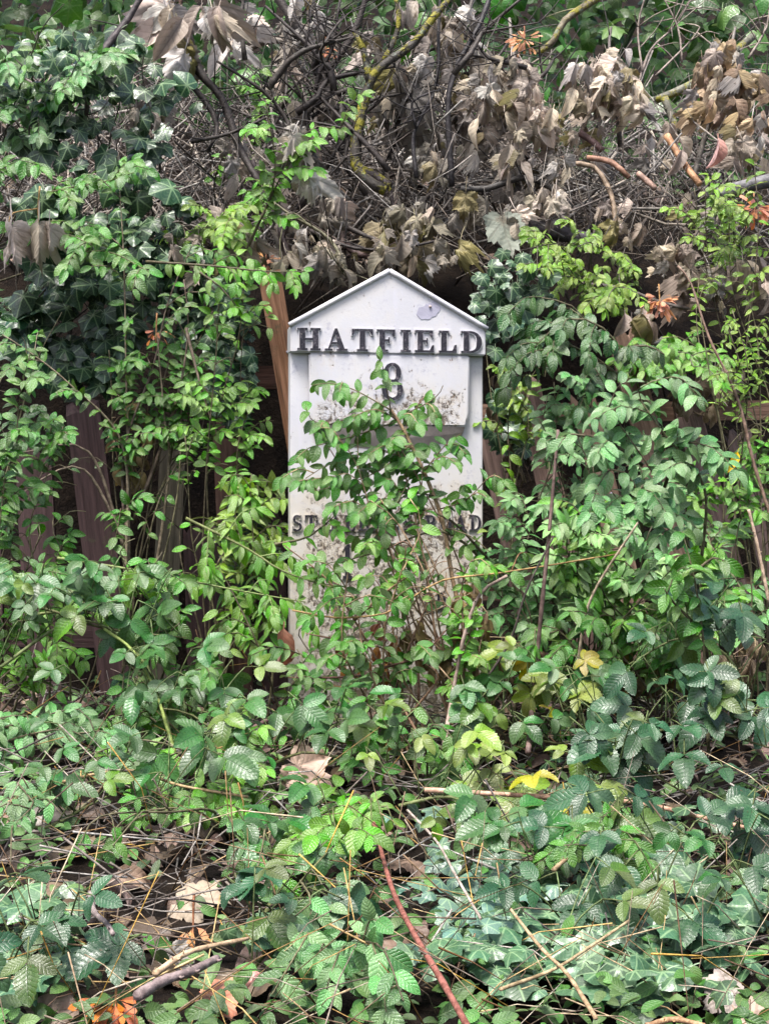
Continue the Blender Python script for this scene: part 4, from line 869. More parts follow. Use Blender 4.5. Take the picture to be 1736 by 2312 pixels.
# ------------------------------------------------------------------ CUT BRANCHES AND THE BRUSH PILE
GREY = (0.42, 0.395, 0.36); TAN = (0.41, 0.345, 0.26); GDK = (0.24, 0.22, 0.20); OLV = (0.16, 0.14, 0.06)
DARKB = (0.045, 0.036, 0.032); GREYB = (0.14, 0.12, 0.105); REDB = (0.11, 0.06, 0.045)
def branch(label, limbs, clumps, color=DARKB, leaf_color=GREY, mat='bark', size=0.10, cat='branch', name='cut_branch', cut=None, bare=0):
    """limbs: ([(px,py,y)...], r0, r1); clumps of hanging dead leaves: (px, py, y, spread px, n)"""
    g_ = 1.05 * sum(leaf_color) / 3; leaf_color = (0.75 * leaf_color[0] + 0.27 * g_, 0.75 * leaf_color[1] + 0.245 * g_, 0.75 * leaf_color[2] + 0.20 * g_)
    root_p = P(*limbs[0][0][0]); pl = Plant(name, label, cat, root_p, 'sycamore', leaf_color, size, color)
    for i, (pts, r0, r1) in enumerate(limbs):
        path = pl.stem([P(*q) for q in pts], r0, r1, None, 'limb' if i == 0 else 'twig', color, 8 if r0 > 0.006 else 5, 0.22, mat)
        for k in range(bare if r0 > 0.004 else bare // 2):
            j = random.randrange(len(path) // 4, len(path)); p = path[j]; dr = Vector((U(-1, 1), U(-.6, .4), U(-.5, .9))).normalized(); ln = U(0.05, 0.2)
            pl.stem([p, p + dr * ln * 0.5 + Vector((U(-.015, .015), 0, U(-.015, .02))), p + dr * ln], 0.0024, 0.001, 6, 'twig', color, 5)
    for (px, py, y, sp, n) in clumps:
        c0 = P(px, py, y)
        for k in range(int(n * 2.1)):
            p = P(px + U(-sp, sp), py + U(-sp, sp) * 0.8, y + U(-.09, .06)); c = random.choice((leaf_color, leaf_color, GREY, TAN, GDK, OLV)) if rnd() < .45 else leaf_color
            pl.put_leaf(p, Vector((U(-.55, .55), U(-.5, .25), -1.0)), Vector((U(-.8, .8), -1, U(-.1, .7))), size * U(0.35, 1.2), 'curled' if rnd() < 0.22 else 'sycamore', color=c)
    return pl
branch('thick mossy forked branch standing above the milestone point', [([(870, 430, 0.60), (815, 395, 0.60), (803, 330, 0.60), (830, 200, 0.60), (860, 150, 0.60), (930, 100, 0.62), (985, 30, 0.64), (1050, -40, 0.68)], 0.019, 0.009), ([(835, 190, 0.60), (820, 110, 0.60), (800, 70, 0.60)], 0.013, 0.008), ([(860, 150, 0.62), (900, 60, 0.62), (890, -20, 0.62)], 0.010, 0.006)],
       [(900, 190, 0.72, 45, 7), (930, 160, 0.74, 35, 5)], (0.05, 0.043, 0.036), (0.24, 0.22, 0.20), 'mossy', 0.13, bare=6)
branch('broken brown branch end split to pink wood above the gable', [([(810, 385, 0.7), (850, 400, 0.68), (880, 420, 0.66)], 0.020, 0.014), ([(875, 410, 0.66), (890, 470, 0.66), (900, 520, 0.66)], 0.007, 0.005)], [(890, 520, 0.6, 32, 7), (935, 570, 0.55, 40, 6)], (0.06, 0.045, 0.045), OLV, 'mossy', 0.105)
branch('dark forked branch running down to the left gable slope', [([(620, -20, 0.9), (720, 150, 0.85), (745, 210, 0.82), (790, 200, 0.8)], 0.014, 0.008), ([(735, 170, 0.85), (800, 70, 0.85), (830, -20, 0.85)], 0.012, 0.008), ([(745, 210, 0.82), (690, 260, 0.8), (700, 350, 0.8), (740, 480, 0.7), (800, 520, 0.6), (860, 550, 0.55), (855, 600, 0.5)], 0.012, 0.006), ([(700, 340, 0.8), (560, 290, 0.8), (480, 330, 0.8)], 0.008, 0.005)], [(690, 30, 0.8, 60, 4)], DARKB, GREY, bare=9)
branch('smooth grey branch curving up through the twigs left of the mossy fork', [([(700, 330, 0.9), (725, 190, 0.95), (690, 120, 1.0), (620, 90, 1.0), (520, 130, 1.05)], 0.013, 0.008), ([(720, 180, 0.95), (700, 60, 1.0), (690, -30, 1.0)], 0.010, 0.006)], [(560, 60, 0.9, 70, 6)], (0.16, 0.135, 0.115), GREY, bare=9)
branch('dark bough leaning across the upper left ivy', [([(200, 190, 0.35), (230, 120, 0.36), (290, 40, 0.4), (330, -30, 0.42)], 0.011, 0.009), ([(200, 185, 0.35), (195, 260, 0.38)], 0.009, 0.006)], [], (0.07, 0.055, 0.055), bare=3)
branch('pair of dark boughs crossing above the small leaved yellow shrub', [([(420, 60, 0.55), (450, 160, 0.5), (500, 220, 0.5), (540, 330, 0.48), (590, 420, 0.45)], 0.014, 0.009), ([(360, 160, 0.5), (440, 200, 0.5), (490, 280, 0.48), (470, 340, 0.46)], 0.010, 0.007), ([(430, 320, 0.45), (520, 300, 0.45), (600, 265, 0.45)], 0.006, 0.004)], [], DARKB, bare=7)
branch('pale dead leaves hanging in long rags from the top edge left of centre', [([(430, -60, 0.5), (410, -10, 0.5), (405, 60, 0.5), (420, 140, 0.48)], 0.007, 0.003)], [(395, 30, 0.46, 28, 6), (470, 20, 0.46, 26, 5), (405, 110, 0.46, 24, 4)], (0.12, 0.08, 0.05), (0.33, 0.27, 0.21), size=0.15)
branch('big folded grey leaves hanging side by side at the left edge', [([(90, 420, 0.05), (86, 470, 0.04), (88, 505, 0.03)], 0.0025, 0.0016), ([(86, 470, 0.04), (30, 480, 0.04), (20, 500, 0.03)], 0.002, 0.0014)], [], (0.33, 0.17, 0.06), (0.33, 0.28, 0.23), name='dead_twig', cat='twig').put_leaf(P(88, 510, 0.02), Vector((0.02, -.2, -1)), Vector((0.1, -1, 0.3)), 0.165, 'sycamore')
two = [o for o in bpy.data.objects if o.name.startswith('dead_twig')][-1]
for q, sz in ((28, 0.16), (112, 0.10)): add('leaf', ME['sycamore'][3], two, frame(P(q, 515, 0.03) - two.location, Vector((U(-.1, .1), -.15, -1)), Vector((U(-.3, .3), -1, 0.25)), sz * 0.74), (0.38, 0.33, 0.27))
spl = branch('tattered dark dead leaf hanging with a pale folded top over the fence gap', [([(600, 280, 0.2), (640, 290, 0.18), (680, 300, 0.16)], 0.004, 0.002)], [(660, 310, 0.15, 22, 3), (690, 400, 0.15, 12, 2)], DARKB, (0.45, 0.42, 0.37), size=0.115)
for k in range(5): spl.put_leaf(P(U(655, 700), U(330, 370), 0.17), Vector((U(-.2, .2), -.1, -1)), Vector((U(-.5, .5), -1, 0.1)), 0.12, 'sycamore', color=(0.035, 0.03, 0.02))
# leafy cut tops on the right
for lab, limbs, cl, cc, lc in (
  ('cut leafy top with a thick tier of drooping grey leaves, nearest the mossy fork', [([(1230, 340, 0.7), (1190, 230, 0.75), (1160, 130, 0.8), (1150, 40, 0.85)], 0.009, 0.005), ([(1190, 230, 0.75), (1110, 200, 0.7), (1060, 190, 0.65)], 0.006, 0.003)], [(1160, 160, 0.66, 38, 9), (1180, 220, 0.62, 45, 11), (1080, 200, 0.62, 34, 6), (1130, 260, 0.62, 60, 8), (1220, 270, 0.62, 40, 8)], GREYB, TAN),
  ('cut leafy top whose tan leaves hang like a skirt over the black hollow', [([(1400, 330, 0.8), (1390, 220, 0.8), (1375, 110, 0.82), (1380, 60, 0.85)], 0.008, 0.004)], [(1370, 135, 0.7, 40, 10), (1330, 170, 0.66, 36, 9), (1400, 185, 0.66, 38, 10), (1350, 225, 0.68, 60, 10), (1430, 230, 0.66, 24, 6)], GREYB, TAN),
  ('sparse cut top with brown and grey leaves against the right edge', [([(1560, 420, 0.75), (1600, 280, 0.78), (1640, 150, 0.8), (1660, 60, 0.85)], 0.008, 0.004), ([(1620, 220, 0.78), (1700, 180, 0.76), (1760, 170, 0.75)], 0.005, 0.003)], [(1640, 110, 0.72, 30, 7), (1630, 170, 0.7, 50, 11), (1700, 190, 0.7, 45, 10), (1600, 230, 0.68, 40, 8), (1700, 280, 0.66, 40, 6)], GREYB, (0.34, 0.24, 0.13)),
  ('small broken top with crumpled leaves left of the split orange log', [([(1290, 470, 0.6), (1240, 420, 0.6), (1180, 400, 0.6), (1100, 425, 0.6), (1040, 425, 0.6)], 0.012, 0.009), ([(1240, 420, 0.6), (1250, 380, 0.58)], 0.005, 0.003)], [(1240, 440, 0.54, 40, 10), (1180, 350, 0.56, 40, 6), (1260, 370, 0.58, 40, 4), (1150, 500, 0.5, 30, 4)], (0.07, 0.065, 0.06), (0.36, 0.31, 0.24)),
  ('dead leaf clump hanging in the shade just above the gable', [([(960, 380, 0.7), (980, 450, 0.65), (960, 520, 0.6)], 0.005, 0.003)], [(1000, 330, 0.7, 50, 8), (960, 370, 0.68, 40, 6), (1060, 470, 0.6, 40, 5), (920, 480, 0.6, 30, 6), (1130, 480, 0.48, 30, 3)], DARKB, (0.19, 0.175, 0.14)),
  ('grey leafy top in the thick of the twigs over the milestone', [([(1010, 260, 0.85), (1030, 130, 0.9), (1060, 20, 0.95), (1080, -40, 1.0)], 0.009, 0.006)], [(1050, 60, 0.85, 50, 9), (980, 110, 0.8, 40, 6), (1080, 120, 0.8, 40, 7), (950, 40, 0.85, 50, 6), (1010, 180, 0.8, 40, 5)], DARKB, (0.25, 0.215, 0.18)),
  ('wide tier of grey rag leaves between the mossy fork and the gable', [([(880, 330, 0.95), (960, 300, 0.95), (1080, 300, 0.95), (1180, 330, 0.9)], 0.008, 0.005)], [(900, 250, 0.9, 50, 9), (980, 290, 0.88, 50, 9), (1060, 240, 0.9, 45, 8), (1100, 330, 0.85, 45, 7), (1180, 420, 0.7, 40, 6)], DARKB, (0.27, 0.24, 0.21)),
  ('dull leaves caught in the twigs left of the mossy fork', [([(520, 240, 0.9), (620, 250, 0.9), (740, 300, 0.9), (780, 320, 0.9)], 0.007, 0.004)], [(610, 190, 0.85, 60, 7), (740, 240, 0.88, 40, 7), (680, 100, 0.95, 60, 7), (560, 360, 0.7, 50, 6), (760, 470, 0.62, 40, 5), (650, 540, 0.5, 50, 6), (840, 90, 0.95, 40, 5)], GREYB, (0.31, 0.27, 0.23)),
  ('curled leaves strewn over the brush pile by the fresh split stick', [([(1420, 470, 0.6), (1520, 470, 0.6), (1640, 460, 0.6)], 0.005, 0.003)], [(1480, 330, 0.62, 60, 6), (1580, 480, 0.5, 60, 5), (1680, 330, 0.6, 50, 7), (1300, 330, 0.7, 60, 6), (1400, 500, 0.5, 50, 5)], GREYB, (0.34, 0.28, 0.22)),
  ('limp olive and grey leaves bunched right behind the gable', [([(700, 520, 0.5), (800, 560, 0.45), (900, 560, 0.45), (1000, 540, 0.45)], 0.006, 0.004)], [(700, 560, 0.42, 45, 6), (770, 590, 0.4, 40, 5), (890, 550, 0.42, 40, 6), (640, 590, 0.42, 40, 5), (940, 500, 0.46, 40, 5), (1010, 560, 0.45, 35, 3)], DARKB, (0.24, 0.215, 0.15)),
  ('faded leaf clump left of the yellow shrub beside the crossing boughs', [([(330, 520, 0.4), (400, 500, 0.4), (500, 530, 0.4), (560, 500, 0.4)], 0.005, 0.003)], [(420, 550, 0.34, 40, 6), (530, 520, 0.36, 50, 8), (340, 250, 0.4, 40, 4), (470, 610, 0.34, 40, 4)], GREYB, (0.30, 0.25, 0.21)),
  ('brownish leaves caught on the pile right of the sprig, over the leaning boards', [([(1300, 640, 0.4), (1400, 650, 0.4), (1520, 690, 0.4), (1640, 700, 0.4)], 0.007, 0.004)], [(1450, 720, 0.34, 40, 6), (1590, 650, 0.36, 60, 10), (1690, 620, 0.36, 50, 8), (1520, 590, 0.4, 50, 6), (1640, 840, 0.34, 40, 5)], GREYB, (0.30, 0.24, 0.18)),
 ): branch(lab, limbs, cl, cc, lc, size=0.088, bare=4)
branch('mossy pole lying down from the right towards the black hollow', [([(1480, 225, 0.9), (1560, 190, 0.92), (1640, 130, 0.95), (1700, 80, 1.0)], 0.014, 0.012), ([(1500, 220, 0.88), (1530, 300, 0.85)], 0.012, 0.010)], [], (0.13, 0.125, 0.095), mat='mossy', bare=3)
branch('pale yellowish bent pole at the top edge right of centre', [([(1215, 120, 0.9), (1250, 90, 0.9), (1275, 45, 0.92), (1340, 0, 0.95), (1400, -40, 1.0)], 0.011, 0.011)], [], (0.20, 0.175, 0.10), mat='mossy', bare=2)
branch('wiry dark upright branch right of the mossy fork', [([(940, 400, 0.6), (935, 300, 0.62), (985, 190, 0.65), (990, 60, 0.68), (995, -30, 0.7)], 0.007, 0.004), ([(940, 290, 0.62), (930, 230, 0.62), (970, 210, 0.62)], 0.005, 0.003), ([(1020, 420, 0.6), (1015, 200, 0.6), (1080, 60, 0.65), (1110, -20, 0.7)], 0.009, 0.007)], [], (0.03, 0.026, 0.028), bare=7)
branch('pale bare twiggy branch spreading in front of the green hedge', [([(1440, 190, 0.95), (1470, 110, 1.0), (1520, 60, 1.05), (1570, -20, 1.1)], 0.005, 0.003), ([(1450, 160, 0.95), (1440, 60, 1.0), (1460, -20, 1.0)], 0.004, 0.003), ([(1480, 170, 0.95), (1560, 90, 1.0), (1580, 60, 1.0)], 0.004, 0.002), ([(1540, 140, 0.98), (1530, 60, 1.0), (1490, -20, 1.0)], 0.004, 0.002), ([(1690, 130, 0.95), (1730, 60, 1.0), (1740, -20, 1.0)], 0.005, 0.003)], [], (0.27, 0.22, 0.18), bare=9)
branch('long dark log end at the right edge with a pale mouldy bark', [([(1600, 445, 0.45), (1680, 420, 0.45), (1800, 395, 0.46)], 0.020, 0.022)], [], (0.13, 0.125, 0.13), mat='bark')
branch('charred looking log lying under the upper right shrub', [([(1160, 505, 0.65), (1260, 525, 0.65), (1360, 550, 0.62)], 0.026, 0.022)], [], (0.055, 0.05, 0.055))
branch('brown peeling bough standing left above the gable', [([(705, 310, 0.7), (730, 400, 0.68), (770, 490, 0.65), (775, 560, 0.6)], 0.013, 0.009), ([(775, 545, 0.62), (800, 570, 0.6), (830, 578, 0.6)], 0.010, 0.009)], [], (0.10, 0.065, 0.055), bare=4)
branch('dark bough rising from behind the orange brown board', [([(660, 640, 0.45), (640, 540, 0.48), (590, 430, 0.5), (570, 360, 0.5)], 0.011, 0.008)], [], (0.055, 0.04, 0.038), bare=5)
branch('greenish slim bough leaning up left of the milestone gable', [([(790, 630, 0.35), (745, 540, 0.4), (650, 480, 0.42), (600, 440, 0.45)], 0.006, 0.004), ([(800, 640, 0.35), (760, 600, 0.4)], 0.005, 0.004)], [], (0.15, 0.14, 0.08), bare=4)
for k in range(26):
    x0, y0 = U(540, 1220), U(120, 470); a = U(-2.6, -0.5); L = U(140, 330); yd = U(0.55, 0.95); x1, y1 = x0 + L * math.cos(a), y0 + L * math.sin(a) * 0.8; xm, ym = (x0 + x1) / 2 + U(-40, 40), (y0 + y1) / 2 + U(-30, 30)
    a2 = a + random.choice((-1, 1)) * U(0.5, 0.9); xb, yb = xm + L * 0.5 * math.cos(a2), ym + L * 0.45 * math.sin(a2)
    o = branch('bare dark branch forking among the others in the tangle above the milestone', [([(x0, y0, yd), ((x0 + xm) / 2 + U(-15, 15), (y0 + ym) / 2, yd), (xm, ym, yd + U(-.04, .04)), (x1, y1, yd + U(-.05, .1))], U(0.005, 0.012), 0.0035), ([(xm, ym, yd), ((xm + xb) / 2 + U(-12, 12), (ym + yb) / 2, yd), (xb, yb, yd + U(-.08, .08))], 0.004, 0.002)], [], DARKB, mat='bark', bare=7)
    o.root['group'] = 'dark bare branches tangled above the milestone'
for lab, pts, r, c in (
  ('fresh split orange stick slanting through the brush pile', [(1505, 305, 0.6), (1545, 370, 0.55), (1580, 415, 0.5)], 0.010, (0.40, 0.21, 0.10)),
  ('short stick with a pale orange cut face in the brush pile', [(1325, 355, 0.62), (1380, 365, 0.6), (1420, 400, 0.58)], 0.009, (0.33, 0.19, 0.11)),
  ('pinkish peeled stick lying below the orange cut face', [(1440, 390, 0.55), (1480, 425, 0.52)], 0.009, (0.28, 0.17, 0.13)),
  ('curved grey brown stick arching beneath the leaf skirts', [(1280, 370, 0.6), (1340, 375, 0.58), (1380, 440, 0.55), (1390, 510, 0.52)], 0.008, (0.19, 0.13, 0.09)),
  ('reddish stub pointing down in the brush pile', [(1310, 300, 0.68), (1340, 320, 0.66), (1360, 340, 0.66)], 0.010, (0.19, 0.12, 0.10)),
  ('short grey hooked stick beside the tops of the leaning boards', [(1500, 790, 0.28), (1485, 775, 0.26), (1510, 765, 0.26), (1525, 790, 0.27), (1515, 820, 0.28)], 0.011, (0.13, 0.125, 0.13)),
 ):
    o = branch(lab, [([q for q in pts], r, r * 0.9)], [], c, cat='stick', name='broken_stick')
# --- single sticks and canes in the foreground
def stick(label, pts, r0, r1, c, name='stick', cat='stick', sides=8, knob=0.2, mat='bark', lift=0.42):
    V3 = [PG(*q, lift) for q in pts]; o0 = empty(name, V3[0]); setp(o0, label, cat)
    r0 *= 0.82; r1 *= 0.82; path = catmull(V3, 24); tube('shaft', path, r0, r1, M[mat], o0, c, sides, knob)
    for k in range(4):          # leaf scars and buds
        i = random.randrange(2, len(path) - 1); p = path[i]; d = Vector((U(-1, 1), -0.8, U(-.3, 1))).normalized() * r0
        V, Fc = tube_geo([p - o0.location, p + d * 1.3 - o0.location, p + d * 1.9 + Vector((0, 0, r0 * .4)) - o0.location], r0 * 0.42, r0 * 0.12, 5); add('bud', mesh_from('bud', V, Fc, M[mat]), o0, None, c)
stick('smooth red brown cane curving up from the bottom edge', [(1070, 2345, -1.55), (1000, 2220, -1.45), (935, 2110, -1.35), (890, 2020, -1.25), (865, 1940, -1.2), (848, 1870, -1.15), (832, 1840, -1.12)], 0.0058, 0.0044, (0.17, 0.042, 0.04), lift=0.42)
stick('long pinkish tan dry cane lying across the right brambles', [(958, 1784, -1.0), (1150, 1795, -1.0), (1330, 1805, -1.0), (1450, 1815, -1.0), (1600, 1850, -1.0), (1770, 1890, -1.0)], 0.0066, 0.0040, (0.42, 0.25, 0.16))
stick('upright thin dark brown stick right of the milestone', [(1192, 1700, -0.45), (1205, 1560, -0.45), (1225, 1350, -0.45), (1240, 1200, -0.44), (1260, 970, -0.42)], 0.0075, 0.0045, (0.12, 0.075, 0.065))
stick('slanting grey pink stick from the milestone foot towards the right bush', [(1000, 1700, -0.45), (1025, 1550, -0.45), (1050, 1430, -0.45), (1085, 1340, -0.45), (1145, 1300, -0.45)], 0.0068, 0.0045, (0.28, 0.2, 0.165))
stick('bare tan shoot rising through the pale bushes', [(1300, 1530, -0.4), (1320, 1400, -0.42), (1350, 1320, -0.44), (1440, 1180, -0.45)], 0.0045, 0.003, (0.34, 0.25, 0.18))
stick('straight tan stem at the right edge beside the pale bushes', [(1736, 1360, -0.5), (1712, 1240, -0.5), (1690, 1150, -0.5)], 0.005, 0.004, (0.42, 0.29, 0.21))
stick('reddish brown whip rising at the right edge by the yellow leaf', [(1750, 1200, -0.1), (1700, 1040, -0.1), (1665, 900, -0.1), (1600, 760, -0.08), (1560, 640, -0.05), (1530, 600, -0.05)], 0.006, 0.003, (0.18, 0.11, 0.08))
stick('orange straw cane leaning from the bottom right ivy up to the left', [(1345, 2300, -1.5), (1280, 2200, -1.45), (1220, 2140, -1.4), (1150, 2050, -1.35), (1120, 2010, -1.3)], 0.0038, 0.0028, (0.32, 0.205, 0.115))
stick('straw coloured cane crossing the orange one over the ivy', [(1130, 2235, -1.5), (1250, 2190, -1.48), (1330, 2140, -1.46), (1420, 2080, -1.44)], 0.0034, 0.0024, (0.29, 0.19, 0.11))
stick('thin brown rod slanting out of the dark hollow right of the red cane', [(1250, 1965, -1.1), (1300, 1920, -1.1), (1350, 1868, -1.1)], 0.005, 0.0025, (0.22, 0.14, 0.08))
stick('pale straight thin stem slanting right of the red cane', [(920, 1830, -1.0), (985, 1900, -1.0), (1030, 1980, -1.02), (1085, 2075, -1.05)], 0.003, 0.0026, (0.34, 0.27, 0.23))
stick('tan bowed cane lying along the bottom edge', [(1460, 2318, -1.6), (1520, 2303, -1.6), (1590, 2318, -1.6)], 0.005, 0.004, (0.42, 0.25, 0.12))
stick('tan cane bending along the left foreground litter', [(-20, 1830, -0.8), (130, 1770, -0.8), (290, 1740, -0.8), (410, 1775, -0.8), (560, 1800, -0.8)], 0.005, 0.003, (0.30, 0.19, 0.10))
stick('yellow green arched bramble cane over the dark left boards', [(395, 1700, -0.5), (350, 1560, -0.5), (300, 1470, -0.48), (235, 1420, -0.46)], 0.005, 0.004, (0.20, 0.24, 0.05))
stick('crooked grey stick on the dry leaf litter', [(310, 2250, -1.35), (370, 2215, -1.35), (430, 2195, -1.35), (490, 2165, -1.35)], 0.009, 0.006, (0.22, 0.165, 0.155))
stick('pale straw stalk lying beside the crooked grey stick', [(350, 2200, -1.35), (430, 2150, -1.35), (560, 2120, -1.34)], 0.0055, 0.0035, (0.45, 0.31, 0.18))
stick('knobbly grey twig standing in the dry leaf litter', [(205, 2020, -1.2), (212, 2060, -1.2), (240, 2085, -1.2), (255, 2110, -1.2)], 0.007, 0.004, (0.2, 0.155, 0.15))
stick('dark red stem lying low before the milestone foot', [(560, 1650, -0.35), (640, 1610, -0.35), (740, 1580, -0.35)], 0.007, 0.0035, (0.17, 0.10, 0.095))
stick('brown stem lying beside the milestone foot, the longer of two', [(640, 1640, -0.38), (700, 1660, -0.38), (780, 1670, -0.38), (860, 1690, -0.38)], 0.005, 0.003, (0.24, 0.16, 0.12))
stick('dark shadowed stem slanting in the right brambles', [(1080, 1560, -0.5), (1150, 1450, -0.5), (1190, 1330, -0.5), (1250, 1210, -0.48)], 0.004, 0.0025, (0.07, 0.055, 0.045))

# ------------------------------------------------------------------ seed clusters
def seeds(label, px, py, y, n, size, color):
    p = PG(px, py, y, 0.12); pl = Plant('seed_cluster', label, 'seeds', p, 'wing', color, size, (0.3, 0.13, 0.05))
    pl.stem([p + Vector((0, 0.02, 0.05)), p + Vector((0, 0.01, 0.02)), p + Vector((0, 0, -0.03))], 0.0022, 0.0015, 5)
    for k in range(int(n * 1.6)):
        d = Vector((U(-1, 1), U(-1, 0.4), U(-1, 0.5))).normalized(); q = p + d * U(0.004, 0.034)
        pl.put_leaf(q, d + Vector((0, 0, -0.35)), light_normal(0.7), size * U(0.6, 1.2), name='seed_wing')
seeds('vivid orange brown bunch of winged seeds at the bottom edge', 260, 2265, -1.5, 34, 0.042, (0.50, 0.17, 0.045))
seeds('tan bunch of winged seeds lying on the dry leaf litter', 435, 2095, -1.3, 22, 0.04, (0.55, 0.27, 0.12))
seeds('orange bunch of winged seeds at the right edge under the grey log', 1705, 470, 0.35, 30, 0.046, (0.55, 0.25, 0.12))
seeds('pinkish tan bunch of winged seeds above the leaning board top', 1490, 680, 0.3, 28, 0.044, (0.56, 0.28, 0.14))
seeds('brown bunch of winged seeds in the tier of grey leaves', 1185, 90, 0.7, 22, 0.046, (0.48, 0.26, 0.12))
seeds('small orange bunch of winged seeds in the twigs left of the mossy fork', 735, 110, 0.8, 18, 0.044, (0.52, 0.25, 0.12))
seeds('orange star of winged seeds caught on the grey stems of the young shrub', 352, 748, 0.06, 7, 0.03, (0.55, 0.22, 0.07))
seeds('brown bunch of winged seeds left of the gable in the dead leaves', 600, 590, 0.4, 20, 0.044, (0.46, 0.24, 0.12))

# ------------------------------------------------------------------ single fallen leaves
def fallen(label, px, py, y, size, color, axis, nrm, kind='flat_sycamore', name='fallen_leaf'):
    p = PG(px, py, y, 0.10); o = add(name, random.choice(ME[kind]), None, frame(p, Vector(axis), Vector(nrm), size), color); setp(o, label, 'leaf')
fallen('large pale grey tan leaf lying flat on the litter', 420, 2030, -1.2, 0.085, (0.46, 0.37, 0.29), (1, -0.2, 0.1), (0, -0.55, 1))
fallen('upright grey leaf folded beside the tan seeds', 390, 2150, -1.32, 0.05, (0.33, 0.30, 0.27), (0.4, 0, -1), (0.2, -1, 0.3))
fallen('feather ribbed tan leaf above the pale flat leaf', 260, 1985, -1.15, 0.085, (0.50, 0.36, 0.23), (1, 0.1, 0.1), (0, -0.6, 1), 'curled')
fallen('big pale leaf at the bottom edge beside the glossy ivy', 110, 2290, -1.5, 0.06, (0.34, 0.26, 0.20), (0.3, 0.4, 0.6), (0.1, -1, 0.4))
fallen('broad buff leaf in the bottom right corner with an orange vein', 1700, 2320, -1.6, 0.075, (0.30, 0.22, 0.17), (0.9, 0.3, 0.1), (0, -0.5, 1))
fallen('grey buff leaf curled beside the corner leaf', 1650, 2245, -1.5, 0.06, (0.36, 0.31, 0.27), (-0.8, 0, 0.4), (0.3, -0.8, 0.6))
fallen('shrivelled grey brown leaf caught on the straw canes', 1235, 2130, -1.42, 0.062, (0.22, 0.18, 0.155), (0.2, 0, -1), (0.2, -1, 0.3), 'flat_sycamore')
fallen('curled grey leaf on the ground at the left edge', 40, 1850, -0.95, 0.11, (0.34, 0.30, 0.27), (0.7, -0.2, -0.6), (0.1, -1, 0.5))
fallen('tan curled leaf on the litter left of the milestone foot', 670, 1730, -0.6, 0.095, (0.40, 0.30, 0.20), (0.8, 0.0, -0.5), (0.1, -0.9, 0.6))
fallen('bright yellow leaf hanging at the right edge', 1665, 1020, -0.12, 0.062, (0.62, 0.36, 0.02), (-0.45, -0.1, -1), (0.7, -1, 0.1), 'lance')
fallen('pinkish brown leaf hanging in the brush pile right of the orange stick', 1620, 310, 0.5, 0.10, (0.45, 0.26, 0.17), (-0.2, -0.1, -1), (0.4, -1, 0.2), 'curled')
fallen('long dry orange tan leaf hanging left of the milestone foot', 640, 1420, -0.2, 0.12, (0.50, 0.25, 0.12), (-0.15, -0.1, -1), (0.3, -1, 0.1), 'curled')
fallen('mottled green grey leaf hanging below the charred log', 1135, 500, 0.42, 0.105, (0.17, 0.19, 0.15), (0.2, -0.1, -1), (0.3, -1, 0.2))
fallen('rusty leaf on the ground in the lower left litter', 480, 2255, -1.45, 0.06, (0.46, 0.20, 0.10), (1, 0.2, 0.2), (0, -0.6, 1))
fallen('pink tan leaf curled beside the rusty one', 545, 2240, -1.44, 0.055, (0.48, 0.24, 0.15), (0.5, 0.3, 0.4), (0.2, -0.8, 1), 'curled')
fallen('golden curled leaf standing upright below the milestone foot', 868, 1665, -0.55, 0.07, (0.55, 0.26, 0.05), (0.1, 0, -1), (0.3, -1, 0.2), 'curled')

# ------------------------------------------------------------------ withered hanging foliage
def withered(label, region, depth, n, size, color, name='withered_plant'):
    cx, cy, rx, ry = region; pl = Plant(name, label, 'dead plant', P(cx, cy + ry, depth), 'curled', color, size, (0.2, 0.14, 0.08))
    per = max(3, n // 7)
    for s in range(7):
        x0, y0 = ell(region); x1, y1 = ell(region)
        path = pl.stem([P(cx + U(-30, 30), cy + ry, depth), P(x0, y0, depth + U(-.04, .04)), P(x1, min(y0, y1) - 20, depth + U(-.05, .05))], 0.0022, 0.0012, 12)
        for k in range(per):
            p = path[random.randrange(3, len(path))]
            pl.put_leaf(p, Vector((U(-.4, .4), U(-.3, .2), -1)), Vector((U(-1, 1), -1, U(-.2, .5))), size * U(0.6, 1.2))
withered('withered olive brown leaves hanging over the right foot of the milestone', (1010, 1440, 110, 110), -0.32, 75, 0.052, (0.22, 0.165, 0.075))
withered('limp brown leaves hanging in a fringe right of the milestone foot', (1150, 1490, 90, 90), -0.3, 50, 0.052, (0.17, 0.125, 0.07))
withered('dried olive leaves hanging on the leaning boards', (1170, 960, 70, 130), 0.24, 60, 0.05, (0.16, 0.125, 0.075))
withered('dead brown fringe among the bushes near the right edge', (1640, 1520, 110, 80), -0.3, 60, 0.055, (0.14, 0.11, 0.065))
withered('dead yellow brown leaves tangled round the grey stems on the left', (300, 1000, 60, 130), 0.14, 40, 0.05, (0.26, 0.21, 0.09))
withered('mossy brown rotten leaf fringe low in the middle of the right bushes', (1440, 1500, 90, 60), -0.28, 40, 0.06, (0.20, 0.16, 0.06))
withered('grey brown shrivelled leaves on the right pile under the yellow shrub', (1560, 880, 110, 60), 0.3, 40, 0.055, (0.24, 0.19, 0.13))
withered('rust coloured dry leaves tangled at the foot of the milestone', (820, 1480, 110, 90), -0.2, 36, 0.05, (0.34, 0.17, 0.07))

